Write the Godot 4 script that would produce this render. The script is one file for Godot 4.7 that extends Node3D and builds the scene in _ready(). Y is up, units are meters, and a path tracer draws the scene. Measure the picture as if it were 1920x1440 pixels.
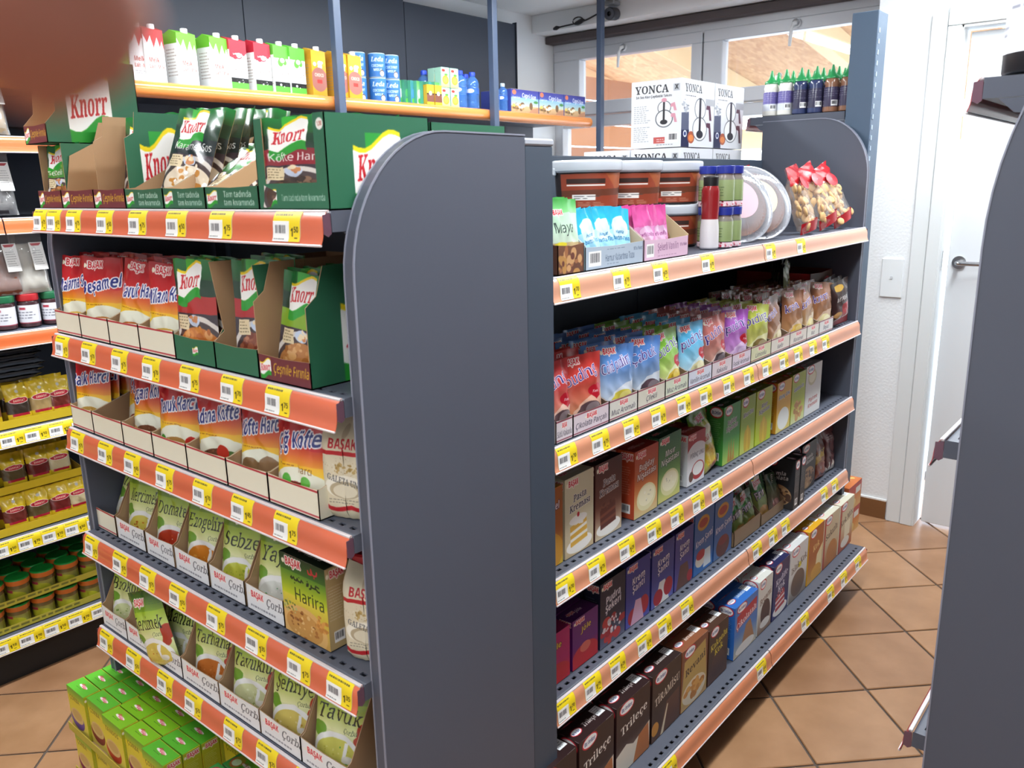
extends Node3D
# A small supermarket: an island of dark shelving seen on its corner, wall shelves, windows and a door behind.

class MB:
	var v := PackedVector3Array()
	var n := PackedVector3Array()
	var t := PackedVector2Array()
	var ix := PackedInt32Array()
	func add(p, nn, uv):
		v.append(p); n.append(nn); t.append(uv)
		return v.size() - 1
	# corners counter-clockwise seen from outside: lower left, lower right, upper right, upper left
	func quad(a, b, c, d, r = Rect2(0, 0, 0, 0)):
		var nn = (b - a).cross(d - a).normalized()
		if nn == Vector3.ZERO:
			nn = (c - b).cross(d - b).normalized()
		var i = add(a, nn, Vector2(r.position.x, r.end.y))
		add(b, nn, r.end)
		add(c, nn, Vector2(r.end.x, r.position.y))
		add(d, nn, r.position)
		ix.append_array([i, i + 3, i + 2, i, i + 2, i + 1])
	func tri(a, b, c, ua = Vector2.ZERO, ub = Vector2.ZERO, uc = Vector2.ZERO):
		var nn = (b - a).cross(c - a).normalized()
		var i = add(a, nn, ua)
		add(b, nn, ub)
		add(c, nn, uc)
		ix.append_array([i, i + 2, i + 1])
	# box with faces: front +z, right +x, back -z, left -x, top +y, bottom -y
	func box(a, b, rs = {}):
		var z = Rect2(0, 0, 0, 0)
		var f = rs.get("f", z)
		var s = rs.get("s", f)
		var o = rs.get("t", s)
		var P = func(x, y, w): return Vector3(b.x if x else a.x, b.y if y else a.y, b.z if w else a.z)
		quad(P.call(0, 0, 1), P.call(1, 0, 1), P.call(1, 1, 1), P.call(0, 1, 1), f)
		quad(P.call(1, 0, 1), P.call(1, 0, 0), P.call(1, 1, 0), P.call(1, 1, 1), s)
		quad(P.call(1, 0, 0), P.call(0, 0, 0), P.call(0, 1, 0), P.call(1, 1, 0), rs.get("b", f))
		quad(P.call(0, 0, 0), P.call(0, 0, 1), P.call(0, 1, 1), P.call(0, 1, 0), rs.get("l", s))
		quad(P.call(0, 1, 1), P.call(1, 1, 1), P.call(1, 1, 0), P.call(0, 1, 0), o)
		quad(P.call(0, 0, 0), P.call(1, 0, 0), P.call(1, 0, 1), P.call(0, 0, 1), s)
	# box with its twelve edges cut off by c
	func cbox(a, b, c):
		var m = (a + b) * 0.5
		var h = (b - a) * 0.5
		var k = Vector3(c, c, c)
		var i = h - k
		for ax in 3:
			var u = (ax + 1) % 3
			var w = (ax + 2) % 3
			for s in [-1, 1]:
				var pts = []
				for q in [[-1, -1], [1, -1], [1, 1], [-1, 1]]:
					var p = Vector3.ZERO
					p[ax] = s * h[ax]
					p[u] = q[0] * i[u]
					p[w] = q[1] * i[w]
					pts.append(m + p)
				if s < 0:
					pts.reverse()
				quad(pts[0], pts[1], pts[2], pts[3])
			for q in [[-1, -1], [1, -1], [1, 1], [-1, 1]]:
				var A = Vector3.ZERO
				var B = Vector3.ZERO
				A[u] = q[0] * h[u]; A[w] = q[1] * i[w]
				B[u] = q[0] * i[u]; B[w] = q[1] * h[w]
				var lo = Vector3.ZERO
				lo[ax] = -i[ax]
				if q[0] * q[1] > 0:
					quad(m + A + lo, m + B + lo, m + B - lo, m + A - lo)
				else:
					quad(m + B + lo, m + A + lo, m + A - lo, m + B - lo)
		for sx in [-1, 1]:
			for sy in [-1, 1]:
				for sz in [-1, 1]:
					var S = Vector3(sx, sy, sz)
					var p = m + S * Vector3(h.x, i.y, i.z)
					var q = m + S * Vector3(i.x, h.y, i.z)
					var r = m + S * Vector3(i.x, i.y, h.z)
					if sx * sy * sz > 0:
						tri(p, q, r)
					else:
						tri(p, r, q)
	# polygon (counter-clockwise) in the plane o + x*X + y*Y, thickness along X cross Y, faces f, back b, rim e
	func plate(pts, o, X, Y, th, f = Rect2(), b = null, e = null):
		if b == null: b = f
		if e == null: e = b
		var area = 0.0
		for k in pts.size():
			area += pts[k].cross(pts[(k + 1) % pts.size()])
		if area < 0:
			pts = pts.duplicate()
			pts.reverse()
		if th < 0:
			o += X.cross(Y).normalized() * th
			th = -th
		var N = X.cross(Y).normalized() * th
		var lo = Vector2(INF, INF)
		var hi = Vector2(-INF, -INF)
		for p in pts:
			lo = lo.min(p)
			hi = hi.max(p)
		var sz = hi - lo
		var ts = Geometry2D.triangulate_polygon(PackedVector2Array(pts))
		for k in range(0, ts.size(), 3):
			var q = [pts[ts[k]], pts[ts[k + 1]], pts[ts[k + 2]]]
			if (q[1] - q[0]).cross(q[2] - q[0]) < 0:
				q = [q[0], q[2], q[1]]
			var P = []
			var U = []
			var W = []
			for p in q:
				P.append(o + X * p.x + Y * p.y)
				var g = (p - lo) / sz
				U.append(f.position + f.size * Vector2(g.x, 1.0 - g.y))
				W.append(b.position + b.size * Vector2(1.0 - g.x, 1.0 - g.y))
			tri(P[0] + N, P[1] + N, P[2] + N, U[0], U[1], U[2])
			tri(P[0], P[2], P[1], W[0], W[2], W[1])
		for k in pts.size():
			var p = pts[k]
			var q = pts[(k + 1) % pts.size()]
			var a = o + X * p.x + Y * p.y
			var c = o + X * q.x + Y * q.y
			quad(a, c, c + N, a + N, e)
	# rows of points joined into a smooth sheet; r is laid over it, u along a row, v down the rows
	func grid(rows, r = Rect2(), flip = false):
		var nv = rows.size()
		var nu = rows[0].size()
		var base = v.size()
		for j in nv:
			for i in nu:
				var du = rows[j][mini(i + 1, nu - 1)] - rows[j][maxi(i - 1, 0)]
				var dv = rows[mini(j + 1, nv - 1)][i] - rows[maxi(j - 1, 0)][i]
				var nn = dv.cross(du).normalized()
				if nn == Vector3.ZERO:
					nn = Vector3.UP
				add(rows[j][i], -nn if flip else nn, r.position + r.size * Vector2(float(i) / (nu - 1), float(j) / (nv - 1)))
		for j in nv - 1:
			for i in nu - 1:
				var a = base + j * nu + i
				if flip:
					ix.append_array([a, a + nu, a + nu + 1, a, a + nu + 1, a + 1])
				else:
					ix.append_array([a, a + nu + 1, a + nu, a, a + 1, a + nu + 1])
	# profile points (radius, height) from bottom to top, turned round y
	func lathe(prof, seg, r = Rect2(), c = Vector3.ZERO, sx = 1.0, sz = 1.0):
		var rows = []
		for k in range(prof.size() - 1, -1, -1):
			var row = []
			for s in seg + 1:
				var a = TAU * s / seg
				row.append(c + Vector3(sin(a) * prof[k].x * sx, prof[k].y, cos(a) * prof[k].x * sz))
			rows.append(row)
		var base = v.size()
		grid(rows, r)
		var lo = INF
		var hi = -INF
		for p in prof:
			lo = minf(lo, p.y)
			hi = maxf(hi, p.y)
		for k in range(base, v.size()):   # the print runs down the wall by height
			t[k].y = r.position.y + r.size.y * (hi + c.y - v[k].y) / maxf(hi - lo, 1e-6)
	# a little cake of radius rr facing z
	func disc(c, rr, th, seg, tilt):
		var rows = []
		for q in [[0.02, 0.5], [0.75, 0.42], [1.0, 0.0], [0.75, -0.4], [0.02, -0.45]]:
			var row = []
			for s in seg + 1:
				var a = TAU * s / seg
				var p = Vector3(sin(a) * rr * q[0], cos(a) * rr * q[0], th * q[1])
				row.append(c + p.rotated(Vector3.RIGHT, tilt.x).rotated(Vector3.UP, tilt.y))
			rows.append(row)
		grid(rows, Rect2(), true)
	func tube(path, rad, seg = 8):
		var rows = []
		for k in path.size():
			var d = (path[mini(k + 1, path.size() - 1)] - path[maxi(k - 1, 0)]).normalized()
			var s = d.cross(Vector3.UP if absf(d.y) < 0.9 else Vector3.RIGHT).normalized()
			var w = d.cross(s)
			var row = []
			for q in seg + 1:
				row.append(path[k] + (s * cos(TAU * q / seg) + w * sin(TAU * q / seg)) * (rad[k] if rad is Array else rad))
			rows.append(row)
		grid(rows)
	func done():
		var a = []
		a.resize(Mesh.ARRAY_MAX)
		a[Mesh.ARRAY_VERTEX] = v
		a[Mesh.ARRAY_NORMAL] = n
		a[Mesh.ARRAY_TEX_UV] = t
		a[Mesh.ARRAY_INDEX] = ix
		var m = ArrayMesh.new()
		m.add_surface_from_arrays(Mesh.PRIMITIVE_TRIANGLES, a)
		return m

var rng := RandomNumberGenerator.new()
var used := {}
var mats := {}
var meshes := {}
var regs := {}
var atlas: Image
var atlas_tex: ImageTexture
var ay := 0
var rows_used := []
var paper: StandardMaterial3D
var film: StandardMaterial3D
const AT := 2048

func numbered(called):
	var k = used.get(called, -1) + 1
	used[called] = k
	return called if k == 0 else "%s_%03d" % [called, k]
func tag(o, label, category, group = "", kind = ""):
	if label: o.set_meta("label", label)
	if category: o.set_meta("category", category)
	if group: o.set_meta("group", group)
	if kind: o.set_meta("kind", kind)
	return o
func thing(called, label, category, at = Vector3.ZERO, turn = 0.0, group = ""):
	var o = Node3D.new()
	o.name = numbered(called)
	add_child(o)
	o.position = at
	o.rotation.y = turn
	return tag(o, label, category, group)
func part(called, mesh, m, parent, at = Vector3.ZERO, turn = 0.0):
	var o = MeshInstance3D.new()
	o.name = called
	o.mesh = mesh.done() if mesh is MB else mesh
	o.material_override = m
	o.position = at
	o.rotation.y = turn
	parent.add_child(o, true)
	return o
func solo(called, mesh, m, label, category, at = Vector3.ZERO, turn = 0.0, group = ""):
	var o = part(numbered(called), mesh, m, self, at, turn)
	return tag(o, label, category, group)
func struct(called, mesh, m, at = Vector3.ZERO):
	var o = part(called, mesh, m, self, at)
	o.set_meta("kind", "structure")
	return o
func mat(col, rough = 0.5, metal = 0.0, more = {}):
	var key = str(col, rough, metal, more)
	if not mats.has(key):
		var m = StandardMaterial3D.new()
		m.albedo_color = Color(col) if col is String else col
		m.roughness = rough
		m.metallic = metal
		for k in more:
			m.set(k, more[k])
		mats[key] = m
	return mats[key]
func bx(a, b, c = 0.0):
	var q = MB.new()
	if c > 0.0: q.cbox(a, b, c)
	else: q.box(a, b)
	return q

# ---- printing: labels drawn into one sheet of packaging print ----
var img: Image
var IW := 0
var IH := 0
var glyphs := {}
func text_tris(s, font, bold):
	var key = "%s|%s|%s" % [s, font, bold]
	if not glyphs.has(key):
		var f = SystemFont.new()
		f.font_names = PackedStringArray([["Droid Sans", "Droid Serif", "Droid Sans Mono"][font]])
		f.font_weight = 700 if bold else 400
		var tm = TextMesh.new()
		tm.text = s
		tm.font = f
		tm.font_size = 48
		tm.pixel_size = 1.0 / 48
		tm.depth = 0.0
		tm.curve_step = 3.0
		tm.horizontal_alignment = HORIZONTAL_ALIGNMENT_LEFT
		tm.vertical_alignment = VERTICAL_ALIGNMENT_CENTER
		var arr = tm.get_mesh_arrays() if tm.get_surface_count() else []
		var out = PackedVector2Array()
		if arr.size():
			var vs = arr[Mesh.ARRAY_VERTEX]
			var idx = arr[Mesh.ARRAY_INDEX]
			var ns = arr[Mesh.ARRAY_NORMAL]
			var k = 0
			if idx == null or idx.size() == 0:
				idx = range(vs.size())
			while k + 2 < idx.size():
				if ns[idx[k]].z > 0.5:
					for q in 3:
						out.append(Vector2(vs[idx[k + q]].x, -vs[idx[k + q]].y))
				k += 3
		var lo = Vector2(INF, INF)
		var hi = Vector2(-INF, -INF)
		for p in out:
			lo = lo.min(p)
			hi = hi.max(p)
		glyphs[key] = [out, lo, hi]
	return glyphs[key]
func fill_tri(a, b, c, col):
	var y0 = int(ceil(minf(a.y, minf(b.y, c.y)) - 0.5))
	var y1 = int(ceil(maxf(a.y, maxf(b.y, c.y)) - 0.5))
	y0 = maxi(y0, 0)
	y1 = mini(y1, IH)
	for y in range(y0, y1):
		var fy = y + 0.5
		var x0 = INF
		var x1 = -INF
		for e in [[a, b], [b, c], [c, a]]:
			var p = e[0]
			var q = e[1]
			if (p.y <= fy) != (q.y <= fy):
				var x = p.x + (q.x - p.x) * (fy - p.y) / (q.y - p.y)
				x0 = minf(x0, x)
				x1 = maxf(x1, x)
		var i0 = maxi(int(ceil(x0 - 0.5)), 0)
		var i1 = mini(int(ceil(x1 - 0.5)), IW)
		if i1 > i0:
			img.fill_rect(Rect2i(i0, y, i1 - i0, 1), col)
# x, y: left edge (or centre with a=1) and middle line; size: letter size as share of the height; w: widest allowed share of the width
func draw_text(s, x, y, size, col, o = {}):
	var g = text_tris(s, o.get("f", 0), o.get("b", true))
	if g[0].size() == 0:
		return
	var sc = size * IH
	var wid = (g[2].x - g[1].x) * sc
	var fit = o.get("w", 0.9) * IW
	var sx = sc * minf(1.0, fit / maxf(wid, 0.001))
	if o.has("x"):
		sx = o["x"] * IW / maxf(g[2].x - g[1].x, 0.001)
	var cx = x * IW - (g[1].x if o.get("a", 0) == 0 else (g[1].x + g[2].x) * 0.5) * sx
	var cy = y * IH - (g[1].y + g[2].y) * 0.5 * sc
	var piv = Vector2(x * IW, y * IH)
	var rot = deg_to_rad(o.get("r", 0.0))
	var sl = o.get("s", 0.0)
	var ps = PackedVector2Array()
	for p in g[0]:
		var q = Vector2(cx + p.x * sx - sl * p.y * sc, cy + p.y * sc)
		ps.append(piv + (q - piv).rotated(rot))
	var offs = []
	if o.has("o"):
		var d = maxf(1.0, sc * o.get("ow", 0.09))
		for k in 8:
			offs.append([Vector2(d, 0).rotated(k * PI / 4), Color(o["o"])])
	offs.append([Vector2.ZERO, col])
	for q in offs:
		for k in range(0, ps.size(), 3):
			fill_tri(ps[k] + q[0], ps[k + 1] + q[0], ps[k + 2] + q[0], q[1])
func poly(pts, col):
	var P = PackedVector2Array()
	for k in range(0, pts.size(), 2):
		P.append(Vector2(pts[k] * IW, pts[k + 1] * IH))
	var ts = Geometry2D.triangulate_polygon(P)
	for k in range(0, ts.size(), 3):
		fill_tri(P[ts[k]], P[ts[k + 1]], P[ts[k + 2]], col)
func ell(cx, cy, rx, ry, col):
	var y0 = maxi(int((cy - ry) * IH), 0)
	var y1 = mini(int((cy + ry) * IH) + 1, IH)
	for y in range(y0, y1):
		var k = ((y + 0.5) / IH - cy) / ry
		if absf(k) < 1.0:
			var w = rx * sqrt(1.0 - k * k)
			var a = maxi(int((cx - w) * IW), 0)
			var b = mini(int((cx + w) * IW) + 1, IW)
			if b > a:
				img.fill_rect(Rect2i(a, y, b - a, 1), col)
func wave(cx, cy, w, h, y0, y1, col):
	var top = []
	var bot = []
	for k in 9:
		var u = k / 8.0
		var s = sin(u * TAU) * h * 0.16 - (u - 0.5) * h * 0.35
		top.append_array([cx + (u - 0.5) * w, cy + y0 * h + s])
		bot = [cx + (u - 0.5) * w, cy + y1 * h + s] + bot
	poly(top + bot, col)
func paint(ops):
	for q in ops:
		match q[0]:
			"f": img.fill(Color(q[1]))
			"g":
				var a = int(q[1] * IH)
				var b = int(q[2] * IH)
				for y in range(a, b):
					img.fill_rect(Rect2i(0, y, IW, 1), Color(q[3]).lerp(Color(q[4]), float(y - a) / maxf(1, b - a)))
			"r": img.fill_rect(Rect2i(int(q[1] * IW), int(q[2] * IH), int(ceil(q[3] * IW)), int(ceil(q[4] * IH))), Color(q[5]))
			"e": ell(q[1], q[2], q[3], q[4], Color(q[5]))
			"p": poly(q[1], Color(q[2]))
			"t": draw_text(q[1], q[2], q[3], q[4], Color(q[5]), q[6] if q.size() > 6 else {})
			"k":   # crumbs and pieces of food inside an ellipse
				for k in q[5]:
					var a = rng.randf() * TAU
					var r = sqrt(rng.randf())
					var cs = q[7]
					var s = q[6] * rng.randf_range(0.5, 1.2)
					ell(q[1] + cos(a) * r * q[3], q[2] + sin(a) * r * q[4], s * rng.randf_range(0.6, 1.4), s * IW / IH * rng.randf_range(0.5, 1.0), Color(cs[rng.randi() % cs.size()]))
			"s":   # brush stroke through points
				var P = q[1]
				for k in range(0, P.size() - 2, 2):
					for i in 9:
						ell(lerpf(P[k], P[k + 2], i / 8.0), lerpf(P[k + 1], P[k + 3], i / 8.0), q[2], q[2] * IW / IH, Color(q[3]))
			"b":   # bar code
				img.fill_rect(Rect2i(int(q[1] * IW), int(q[2] * IH), int(q[3] * IW), int(q[4] * IH)), Color("f4f4f2"))
				var x = q[1] * IW + q[3] * IW * 0.12
				while x < (q[1] + q[3] * 0.88) * IW:
					var w = rng.randi_range(1, 3)
					img.fill_rect(Rect2i(int(x), int((q[2] + q[4] * 0.14) * IH), w, int(q[4] * IH * 0.62)), Color("2a2a30"))
					x += w + rng.randi_range(1, 3)
			"l":   # lines of small print: x, y, width, how many, step
				for k in q[4]:
					var x = q[1]
					while x < q[1] + q[3] * rng.randf_range(0.7, 1.0):
						var w = rng.randf_range(0.02, 0.07)
						img.fill_rect(Rect2i(int(x * IW), int((q[2] + k * q[5]) * IH), maxi(1, int(w * IW)), maxi(1, int(q[5] * IH * 0.35))), Color(q[6]))
						x += w + 0.015
			"K":   # the flag with the red script on white, yellow and green edges: cx, cy, width
				var h = q[3] * 0.5 * IW / IH
				wave(q[1], q[2], q[3] * 0.98, h, -0.72, 0.62, Color("f2d61c"))
				wave(q[1], q[2], q[3] * 0.98, h, 0.5, 0.95, Color("2a9a32"))
				wave(q[1], q[2], q[3], h, -0.6, 0.5, Color("f6f5f0"))
				draw_text("Knorr", q[1], q[2] - 0.04 * h, h * 0.92, Color("c8202a"), {"f": 1, "a": 1, "s": 0.25, "x": q[3] * 0.84, "r": -6.0})
			"B":   # red capitals on a white ground with an ear of wheat: x, y, width
				var c = Color(q[4] if q.size() > 4 else "d01828")
				ell(q[1] + 0.02, q[2], 0.03 * q[3] / 0.4, 0.03, Color("f0ead2"))
				draw_text("BAŞAK", q[1] + 0.07 * q[3] / 0.4, q[2], q[3] * 0.36 * IW / IH, c, {"o": "f6f0ea", "ow": 0.12, "x": q[3] * 0.8})
			"O":   # white oval with red rim: cx, cy, width
				var h = q[3] * 0.3 * IW / IH
				ell(q[1], q[2], q[3] * 0.5, h, Color("c81a2c"))
				ell(q[1], q[2], q[3] * 0.44, h * 0.8, Color("f4f4f4"))
				draw_text("Dr.Oetker", q[1], q[2], h * 0.8, Color("26306a"), {"a": 1, "x": q[3] * 0.7, "f": 1})
func reg(key, w, h, ops):
	if regs.has(key):
		return regs[key]
	IW = w * 2
	IH = h * 2
	img = Image.create(IW, IH, false, Image.FORMAT_RGB8)
	paint(ops)
	img.resize(w, h, Image.INTERPOLATE_BILINEAR)
	var row = null
	for q in rows_used:
		if q[1] >= h and q[1] <= h * 1.12 + 2 and q[2] + w + 2 <= AT:
			row = q
			break
	if row == null:
		if ay + h > AT:
			printerr("sheet of print is full at ", key)
			return Rect2()
		row = [ay, h, 0]
		rows_used.append(row)
		ay += h + 2
	atlas.blit_rect(img, Rect2i(0, 0, w, h), Vector2i(row[2], row[0]))
	var r = Rect2((row[2] + 1.0) / AT, (row[0] + 1.0) / AT, (w - 2.0) / AT, (h - 2.0) / AT)
	row[2] += w + 2
	regs[key] = r
	return r
func sw(col):
	return reg("swatch " + col, 6, 6, [["f", col]])

# ---- shelving ----
var steel: StandardMaterial3D
const RAIL = [Vector2(0.004, 0.001), Vector2(0.011, -0.006), Vector2(0.014, -0.016), Vector2(0.0145, -0.026), Vector2(0.0155, -0.036), Vector2(0.019, -0.044)]
func rail_mesh(L, off, y0, y1, r = Rect2()):
	var rows = []
	for k in 9:
		var f = lerpf(y0, y1, k / 8.0) * (RAIL.size() - 1)
		var i = mini(int(f), RAIL.size() - 2)
		var p = RAIL[i].lerp(RAIL[i + 1], f - i)
		var row = []
		for s in [0.0, 1.0]:
			row.append(Vector3(s * L, p.y, p.x + off))
		rows.append(row)
	var q = MB.new()
	q.grid(rows, r)
	var back = []
	for row in rows:
		back.append([row[0] - Vector3(0, 0, 0.0012), row[1] - Vector3(0, 0, 0.0012)])
	q.grid(back, r, true)
	for e in 2:
		for k in 8:
			var a = rows[k][e]
			var b = rows[k + 1][e]
			var z = Vector3(0, 0, -0.0012)
			if e == 1: q.quad(b, b + z, a + z, a)
			else: q.quad(b + z, b, a, a + z)
	return q
func deck_mesh(L, D, slots):
	var q = MB.new()
	var th = 0.028
	var pr = []   # rolled front edge
	for k in 6:
		var a = PI / 2 * k / 5
		pr.append(Vector2(-0.006 + 0.006 * sin(a), -0.006 + 0.006 * cos(a)))
	var rows = []
	rows.append([Vector3(0, 0, -0.014), Vector3(L, 0, -0.014)])
	for p in pr:
		rows.append([Vector3(0, p.y, p.x), Vector3(L, p.y, p.x)])
	rows.append([Vector3(0, -th, 0), Vector3(L, -th, 0)])
	q.grid(rows)
	var z1 = -0.014
	var z2 = -0.022
	if slots:
		var pitch = 0.0255
		var cnt = int(L / pitch)
		var x0 = (L - cnt * pitch) / 2
		q.quad(Vector3(0, 0, z1), Vector3(x0, 0, z1), Vector3(x0, 0, z2), Vector3(0, 0, z2))
		q.quad(Vector3(L - x0, 0, z1), Vector3(L, 0, z1), Vector3(L, 0, z2), Vector3(L - x0, 0, z2))
		for k in cnt:
			var a = x0 + k * pitch
			var b = a + 0.012
			var c = a + pitch
			q.quad(Vector3(b, 0, z1), Vector3(c, 0, z1), Vector3(c, 0, z2), Vector3(b, 0, z2))
			for w in [[a, z1, b, z1], [b, z2, a, z2], [a, z2, a, z1], [b, z1, b, z2]]:
				q.quad(Vector3(w[0], -0.003, w[1]), Vector3(w[2], -0.003, w[3]), Vector3(w[2], 0, w[3]), Vector3(w[0], 0, w[1]))
	else:
		z2 = z1
	q.quad(Vector3(0, 0, z2), Vector3(L, 0, z2), Vector3(L, 0, -D), Vector3(0, 0, -D))
	q.quad(Vector3(0, -th, -D), Vector3(L, -th, -D), Vector3(L, -th, 0), Vector3(0, -th, 0))
	q.quad(Vector3(L, -th, 0), Vector3(L, -th, -D), Vector3(L, 0, -D), Vector3(L, 0, 0))
	q.quad(Vector3(0, -th, -D), Vector3(0, -th, 0), Vector3(0, 0, 0), Vector3(0, 0, -D))
	return q
func tag_reg(p):
	return reg("ticket " + p, 96, 62, [["f", "f0d420"], ["r", 0, 0.36, 0.6, 0.64, "f2f2ee"], ["b", 0.04, 0.42, 0.48, 0.4], ["l", 0.08, 0.13, 0.8, 1, 0.2, "5a5228"], ["l", 0.05, 0.88, 0.4, 1, 0.12, "787878"],
		["t", p.left(1), 0.66, 0.68, 0.34, "302810", {"w": 0.1}], ["t", p.right(2), 0.77, 0.6, 0.24, "302810", {"w": 0.16}], ["r", 0.8, 0.84, 0.1, 0.03, "302810"]])
# one shelf of a unit: deck, price rail, tickets, brackets; local x runs along the front from the left end, z faces the shopper
func shelf(unit, at, turn, L, D, o = {}):
	var s = part("shelf", deck_mesh(L, D, o.get("slots", false)), steel, unit, at, turn)
	if o.get("rail", true):
		var rm = mat(o.get("col", "d9714e"), 0.35, 0.0, {"clearcoat_enabled": true, "clearcoat": 0.6, "clearcoat_roughness": 0.15})
		var R = 0.002
		var cuts = [0.0] + o.get("seams", []) + [L]
		for k in cuts.size() - 1:
			part("price_rail", rail_mesh(cuts[k + 1] - cuts[k] - 2 * R, 0.0, 0.0, 1.0), rm, s, Vector3(cuts[k] + R, 0, 0))
			var bead = MB.new()
			var ln = cuts[k + 1] - cuts[k] - 2 * R
			bead.cbox(Vector3(0, -0.047, 0.0165), Vector3(ln, -0.0435, 0.0205), 0.001)
			bead.cbox(Vector3(0, -0.003, 0.001), Vector3(ln, 0.0012, 0.0075), 0.001)
			part("rail_edge", bead, mat("d8cfd0", 0.3), s, Vector3(cuts[k] + R, 0, 0))
		var clip   # plastic clip seen at each end of the rail
		for e in [0.001, L - 0.0025]:
			clip = MB.new()
			clip.plate([Vector2(0.001, -0.003), Vector2(0.0005, -0.03), Vector2(0.006, -0.034), Vector2(0.0135, -0.03), Vector2(0.013, -0.005)].map(func(p): return p), Vector3(e, 0, 0), Vector3(0, 0, 1), Vector3.UP, -0.0015)
			part("rail_clip", clip, mat("6a4a58", 0.2), s)
	var n = 0
	for x in o.get("tags", []):
		var ps = o.get("prices", ["175"])
		part("price_ticket", rail_mesh(o.get("tw", 0.062), 0.0012, 0.04, 0.93, tag_reg(ps[n % ps.size()])), paper, s, Vector3(x, 0, 0))
		n += 1
	if o.get("brackets", true):
		for e in [0.0, L - 0.003]:
			var b = MB.new()
			b.plate([Vector2(0.02, -0.029), Vector2(D, -0.029), Vector2(D, -0.085), Vector2(D * 0.5, -0.075), Vector2(0.04, -0.048)].map(func(p): return p), Vector3(e, 0, 0), Vector3(0, 0, -1), Vector3.UP, 0.003)
			part("bracket", b, steel, s)
	return s
# tall side panel with a rounded upper front corner; local z = 0 at the front edge going back to -D, thickness along +x
func side_panel(unit, at, turn, D, H, rz, ry):
	var pts = [Vector2(0, 0), Vector2(D, 0), Vector2(D, H)]
	for k in 15:
		var a = PI / 2 * k / 14
		pts.append(Vector2(rz * (1 - sin(a)), H - ry + ry * cos(a)))
	var q = MB.new()
	q.plate(pts, Vector3.ZERO, Vector3(0, 0, -1), Vector3.UP, 0.02)
	var o = part("side_panel", q, steel, unit, at, turn)
	var e = MB.new()   # pale edge band along the front and over the curve
	var inner = []
	var band = [Vector2(0, 0)]
	for k in range(15):
		var a = PI / 2 * (14 - k) / 14
		band.append(Vector2(rz * (1 - sin(a)), H - ry + ry * cos(a)))
	band.append(Vector2(D, H))
	for x in [0.0185, -0.001]:
		for k in band.size() - 1:
			var p = band[k]
			var r = band[k + 1]
			var d = (r - p).normalized()
			var nn = Vector2(-d.y, d.x) * 0.0012
			var A = Vector3(x, p.y, -p.x)
			var B = Vector3(x, r.y, -r.x)
			var w = Vector3(0.0025, 0, 0)
			var nz = Vector3(0, nn.y, -nn.x)
			e.quad(A + nz, A + nz + w, B + nz + w, B + nz)
			e.quad(A + w - nz, B + w - nz, B + w + nz, A + w + nz)
			e.quad(A - nz, A + nz, B + nz, B - nz)
	part("edge_band", e, mat("8a8d9c", 0.35), o)
	return o

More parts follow.
